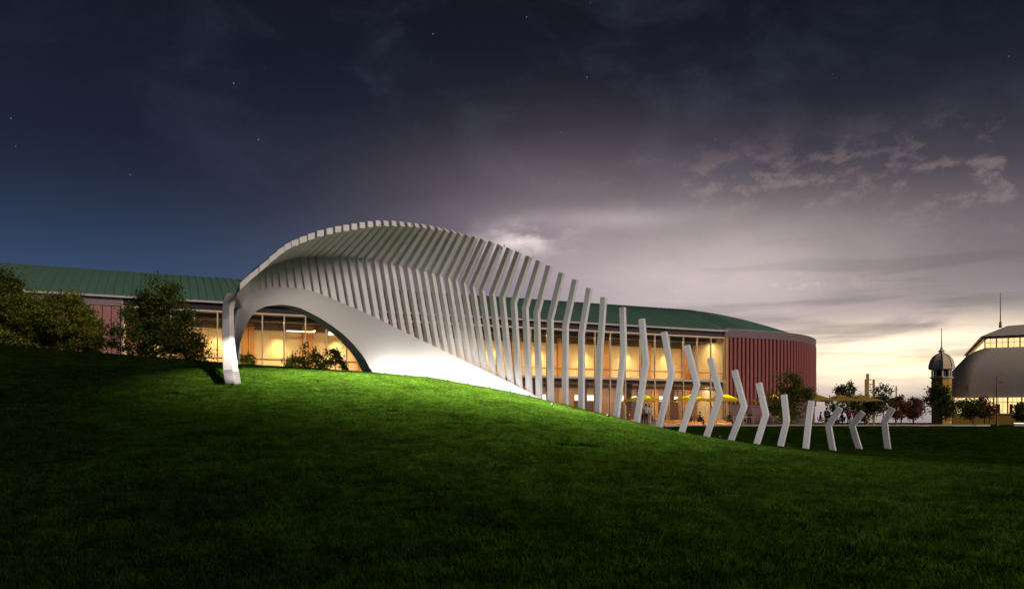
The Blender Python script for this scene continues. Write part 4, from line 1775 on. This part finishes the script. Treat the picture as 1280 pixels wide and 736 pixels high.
# ------------------------------------------------------------------ poles
def pole_frame():
    Y = 97
    x = pxy(1084.5, Y)[0]
    r = empty('gold_pole_frame', (x, Y, Z_END), 0, 'gold three-pole frame with crossbars standing beyond the umbrellas', 'light mast')
    s_ = Y / F
    for dx, top, w in ((0, 467, .13), (-2.3, 474, .10), (8, 474, .10)):
        zt = (HZ - top) * s_ - Z_END
        MB().box(dx * s_ - w, dx * s_ + w, -w + dx * .01, w + dx * .01, -.1, zt).build('pole', M['gold'], r)
    for z in (480, 516):
        zt = (HZ - z) * s_ - Z_END
        MB().box(.13, 8 * s_ - .1, -.05, .05, zt - .05, zt + .05).build('crossbar', M['gold'], r)
    zt = (HZ - 474.5) * s_ - Z_END
    MB().box(.13, .45, -.06, .06, zt - .05, zt + .05).build('lamp_arm', M['gold'], r)


pole_frame()


def lamp_post(px, top, Y, side, label):
    x = pxy(px, Y)[0]
    r = empty('lamp_post', (x, Y, Z_END), 0, label, 'lamp post', 'tall lamp posts')
    h = (HZ - top) * Y / F - Z_END
    MB().tube([(0, 0, -.1), (0, 0, h)], [.09, .07], 8).build('pole', M['pole'], r)
    a = MB().box(min(0, side * .75), max(0, side * .75), -.05, .05, h - .75, h - .66).build('arm', M['pole'], r)
    MB().box(min(side * .35, side * .85), max(side * .35, side * .85), -.12, .12, h - .84, h - .76).build('lamp_head', M['fix'], r)
    MB().lathe([(0, .25), (.16, .25), (.17, 0), (0, 0)], 8).build('base', M['pole'], r)


lamp_post(1120.3, 482, 110, -1, 'lamp post with a short arm above the rust coloured shrubs')
lamp_post(1246, 470, 105, 1, 'tall lamp post standing before the domed hall roof')


# ------------------------------------------------------------------ historic pavilion
def pavilion():
    Y0 = 150.
    s_ = Y0 / F
    xl = (1188.5 - 640) * s_
    W_, L_ = 46., 60.
    zb = Z_END
    r = empty('domed_hall', (xl, Y0, zb), R(-26), 'historic ochre exhibition hall with a huge curved grey roof and lit clerestory', 'building')
    zo = -zb

    def Z(py):
        return (HZ - py) * s_ + zo
    # curved roof as inset rings
    prof = [(497.5, 0), (485, .15), (469, .45), (455, 1.3), (443, 2.9), (436, 4.5), (433.5, 5.4)]
    mb = MB()
    rings = []
    cr = 7
    for py, ins in prof:
        ring = []
        rad = 3.2
        x0, x1, y0, y1 = ins, W_ - ins, ins, L_ - ins
        for cx, cy_, a0 in ((x0 + rad, y0 + rad, 180), (x1 - rad, y0 + rad, 270), (x1 - rad, y1 - rad, 0), (x0 + rad, y1 - rad, 90)):
            for k_ in range(cr):
                a = R(a0 + 90 * k_ / (cr - 1))
                ring.append((cx + rad * math.cos(a), cy_ + rad * math.sin(a), Z(py)))
        rings.append(ring)
    n = len(rings[0])
    for q in rings:
        mb.v += q
    for i in range(len(rings) - 1):
        for k_ in range(n):
            a, b = i * n + k_, i * n + (k_ + 1) % n
            mb.f.append((a, b, b + n, a + n))
    mb.f.append(tuple((len(rings) - 1) * n + k_ for k_ in range(n)))
    mb.build('curved_roof', M['dome'], r, smooth=True).data.set_sharp_from_angle(angle=R(40))
    # eave and walls
    MB().box(-.35, W_ + .3, -.35, L_, Z(497.4), Z(495.6)).build('eave', M['cream'], r)
    MB().box(.3, W_ - .3, .3, L_ - .3, -.2, Z(517)).build('wall', M['ochre'], r)
    MB().box(.25, W_ - .2, .22, .29, Z(518.2), Z(516.6)).build('sill_band', M['cream'], r)
    MB().box(.6, W_ - .6, .9, L_ - .6, Z(517), Z(497.4)).build('inner_wall', M['glowc'], r)
    pitch = 2.2
    for k_ in range(11):
        x = .35 + k_ * pitch
        MB().box(x - .12, x + .12, .25, .5, Z(516.6), Z(497.5)).build('window_pier', M['cream'], r)
        w = MB()
        for j in (.33, .66):
            w.box(x + pitch * j - .03, x + pitch * j + .03, .34, .40, Z(516.6), Z(497.5))
        w.box(x + .12, x + pitch - .12, .33, .41, Z(503.6), Z(503.0))
        wf = w.build('window', M['cream'], r)
        MB().box(x + .13, x + pitch - .13, .42, .44, Z(516.5), Z(497.6)).build('pane', M['glass'], wf)
        rr_ = random.Random(k_)
        if rr_.random() < .6:
            MB().box(x + .3, x + .3 + rr_.uniform(.4, 1.0), .62, .8, Z(516.6), Z(rr_.uniform(503, 509))).build('display_panel', M['wood'], r)
    # clerestory lantern
    lx0, lx1, ly0, ly1 = 5.9, W_ - 5.9, 5.9, L_ - 5.9
    MB().box(lx0 + .5, lx1 - .5, ly0 + .5, ly1 - .5, Z(434), Z(418.8)).build('lantern_glow', M['glowc'], r)
    MB().box(lx0 - .1, lx1 + .1, ly0 - .1, ly1, Z(434.6), Z(433.2)).build('lantern_sill', M['shingle'], r)
    MB().box(lx0 - .1, lx1 + .1, ly0 - .1, ly1, Z(421.5), Z(418.6)).build('lantern_head', M['shingle'], r)
    for k_ in range(8):
        x = lx0 + .1 + k_ * 1.9
        MB().box(x - .1, x + .1, ly0, ly0 + .2, Z(433.3), Z(421.4)).build('lantern_pier', M['shingle'], r)
        w = MB().box(x + .95 - .03, x + .95 + .03, ly0 + .05, ly0 + .12, Z(433.3), Z(421.4))
        w.box(x + .1, x + 1.8, ly0 + .05, ly0 + .12, Z(427.0), Z(426.6))
        wf = w.build('lantern_window', M['cream'], r)
        MB().box(x + .11, x + 1.79, ly0 + .14, ly0 + .16, Z(433.3), Z(421.4)).build('pane', M['glass'], wf)
    zr0, zr1 = Z(418.5), Z(402.0)
    a = .6
    mb = MB()
    hx = 4.2
    mb.v = [(lx0 - a, ly0 - a, zr0), (lx1 + a, ly0 - a, zr0), (lx1 + a, ly1, zr0), (lx0 - a, ly1, zr0),
            (lx0 + hx, ly0 + hx, zr1 - .2), (lx1 - hx, ly0 + hx, zr1 + .8), (lx1 - hx, ly1 - hx, zr1 + .8), (lx0 + hx, ly1 - hx, zr1 - .2)]
    mb.f = [(0, 3, 2, 1), (0, 1, 5, 4), (1, 2, 6, 5), (2, 3, 7, 6), (3, 0, 4, 7), (4, 5, 6, 7)]
    mb.build('lantern_roof', M['dome'], r)
    ca, sa = math.cos(R(-26)), math.sin(R(-26))
    ys_ = ly0 + hx
    uu = (1250.5 - 640) / F
    px_s = (uu * (Y0 + ys_ * ca) - xl + ys_ * sa) / (ca - uu * sa)
    MB().tube([(px_s, ly0 + hx, zr1 - .5), (px_s, ly0 + hx, zr1 + .6), (px_s, ly0 + hx, zr1 + .7), (px_s, ly0 + hx, Z(371) + 1.6)], [.28, .2, .1, .05], 8).build('spire', M['shingle'], r)
    # dormer
    MB().box(2.9, 4.0, .1, 1.4, Z(490), Z(481)).build('dormer', M['dome'], r)


pavilion()


def turret():
    Y0 = 147.
    s_ = Y0 / F
    x = (1177 - 640) * s_
    zb = Z_END
    r = empty('domed_turret', (x, Y0, zb), 0, 'ochre corner turret with ribbed tan dome and needle spire left of the hall', 'turret')

    def Z(py):
        return (HZ - py) * s_ - zb
    w = 11.3 * s_
    MB().lathe([(w, -.2), (w, Z(473.2))], 8).build('shaft', M['ochre'], r)
    MB().lathe([(w + .02, Z(473.2)), (w + .28, Z(472.6)), (w + .28, Z(471.3)), (w, Z(471.0))], 8).build('cornice', M['cream'], r)
    MB().lathe([(w - .35, Z(471.2)), (w - .35, Z(461.5))], 8).build('drum', M['shingle'], r)
    for k_ in range(8):
        a = 2 * math.pi * (k_ + .5) / 8
        px_, py_ = (w - .12) * math.cos(a), (w - .12) * math.sin(a)
        MB().box(px_ - .12, px_ + .12, py_ - .12, py_ + .12, Z(471.1), Z(461.6)).build('pilaster', M['domet'], r)
        a = 2 * math.pi * k_ / 8
        rr_ = (w - .35) * math.cos(math.pi / 8)
        o = MB().box(.0, .06, -.36, .36, Z(470), Z(463)).build('louvre', M['dark'], r)
        o.location = (rr_ * math.cos(a), rr_ * math.sin(a), 0)
        o.rotation_euler.z = a
    e = 14.6 * s_
    MB().lathe([(w - .3, Z(461.8)), (e, Z(461.6)), (e, Z(460.2)), (e * .97, Z(456)), (e * .86, Z(450.5)), (e * .66, Z(446)), (e * .42, Z(443.2)), (e * .22, Z(441.8)), (e * .17, Z(440))], 8).build('dome', M['domet'], r)
    MB().lathe([(.3, Z(440.2)), (.62, Z(439.2)), (.55, Z(438.4)), (.3, Z(437)), (.18, Z(434.5)), (.1, Z(433))], 8).build('finial', M['domet'], r)
    MB().tube([(0, 0, Z(433.5)), (0, 0, Z(410))], [.09, .05], 6).build('spire', M['shingle'], r)
    for k_ in range(8):
        a = 2 * math.pi * (k_ + .5) / 8
        pts = [(q * math.cos(a), q * math.sin(a), z) for q, z in ((e + .02, Z(460.2)), (e * .98, Z(456)), (e * .87, Z(450.4)), (e * .67, Z(445.9)), (e * .43, Z(443.1)), (e * .2, Z(441.4)))]
        MB().tube(pts, .06, 4).build('dome_rib', M['shingle'], r)


turret()


def low_light_wall():
    Y = 93
    x = pxy(1276, Y)[0]
    r = empty('lit_seat_wall', (x, Y, Z_END), 0, 'low seat wall with a glowing top strip at the right edge', 'seat wall')
    MB().box(-.9, 3.5, -.2, .2, -.1, .30).build('wall', M['kerb'], r)
    MB().box(-.7, 3.5, -.24, .2, .305, .37).build('light_strip', M['glow'], r)


low_light_wall()
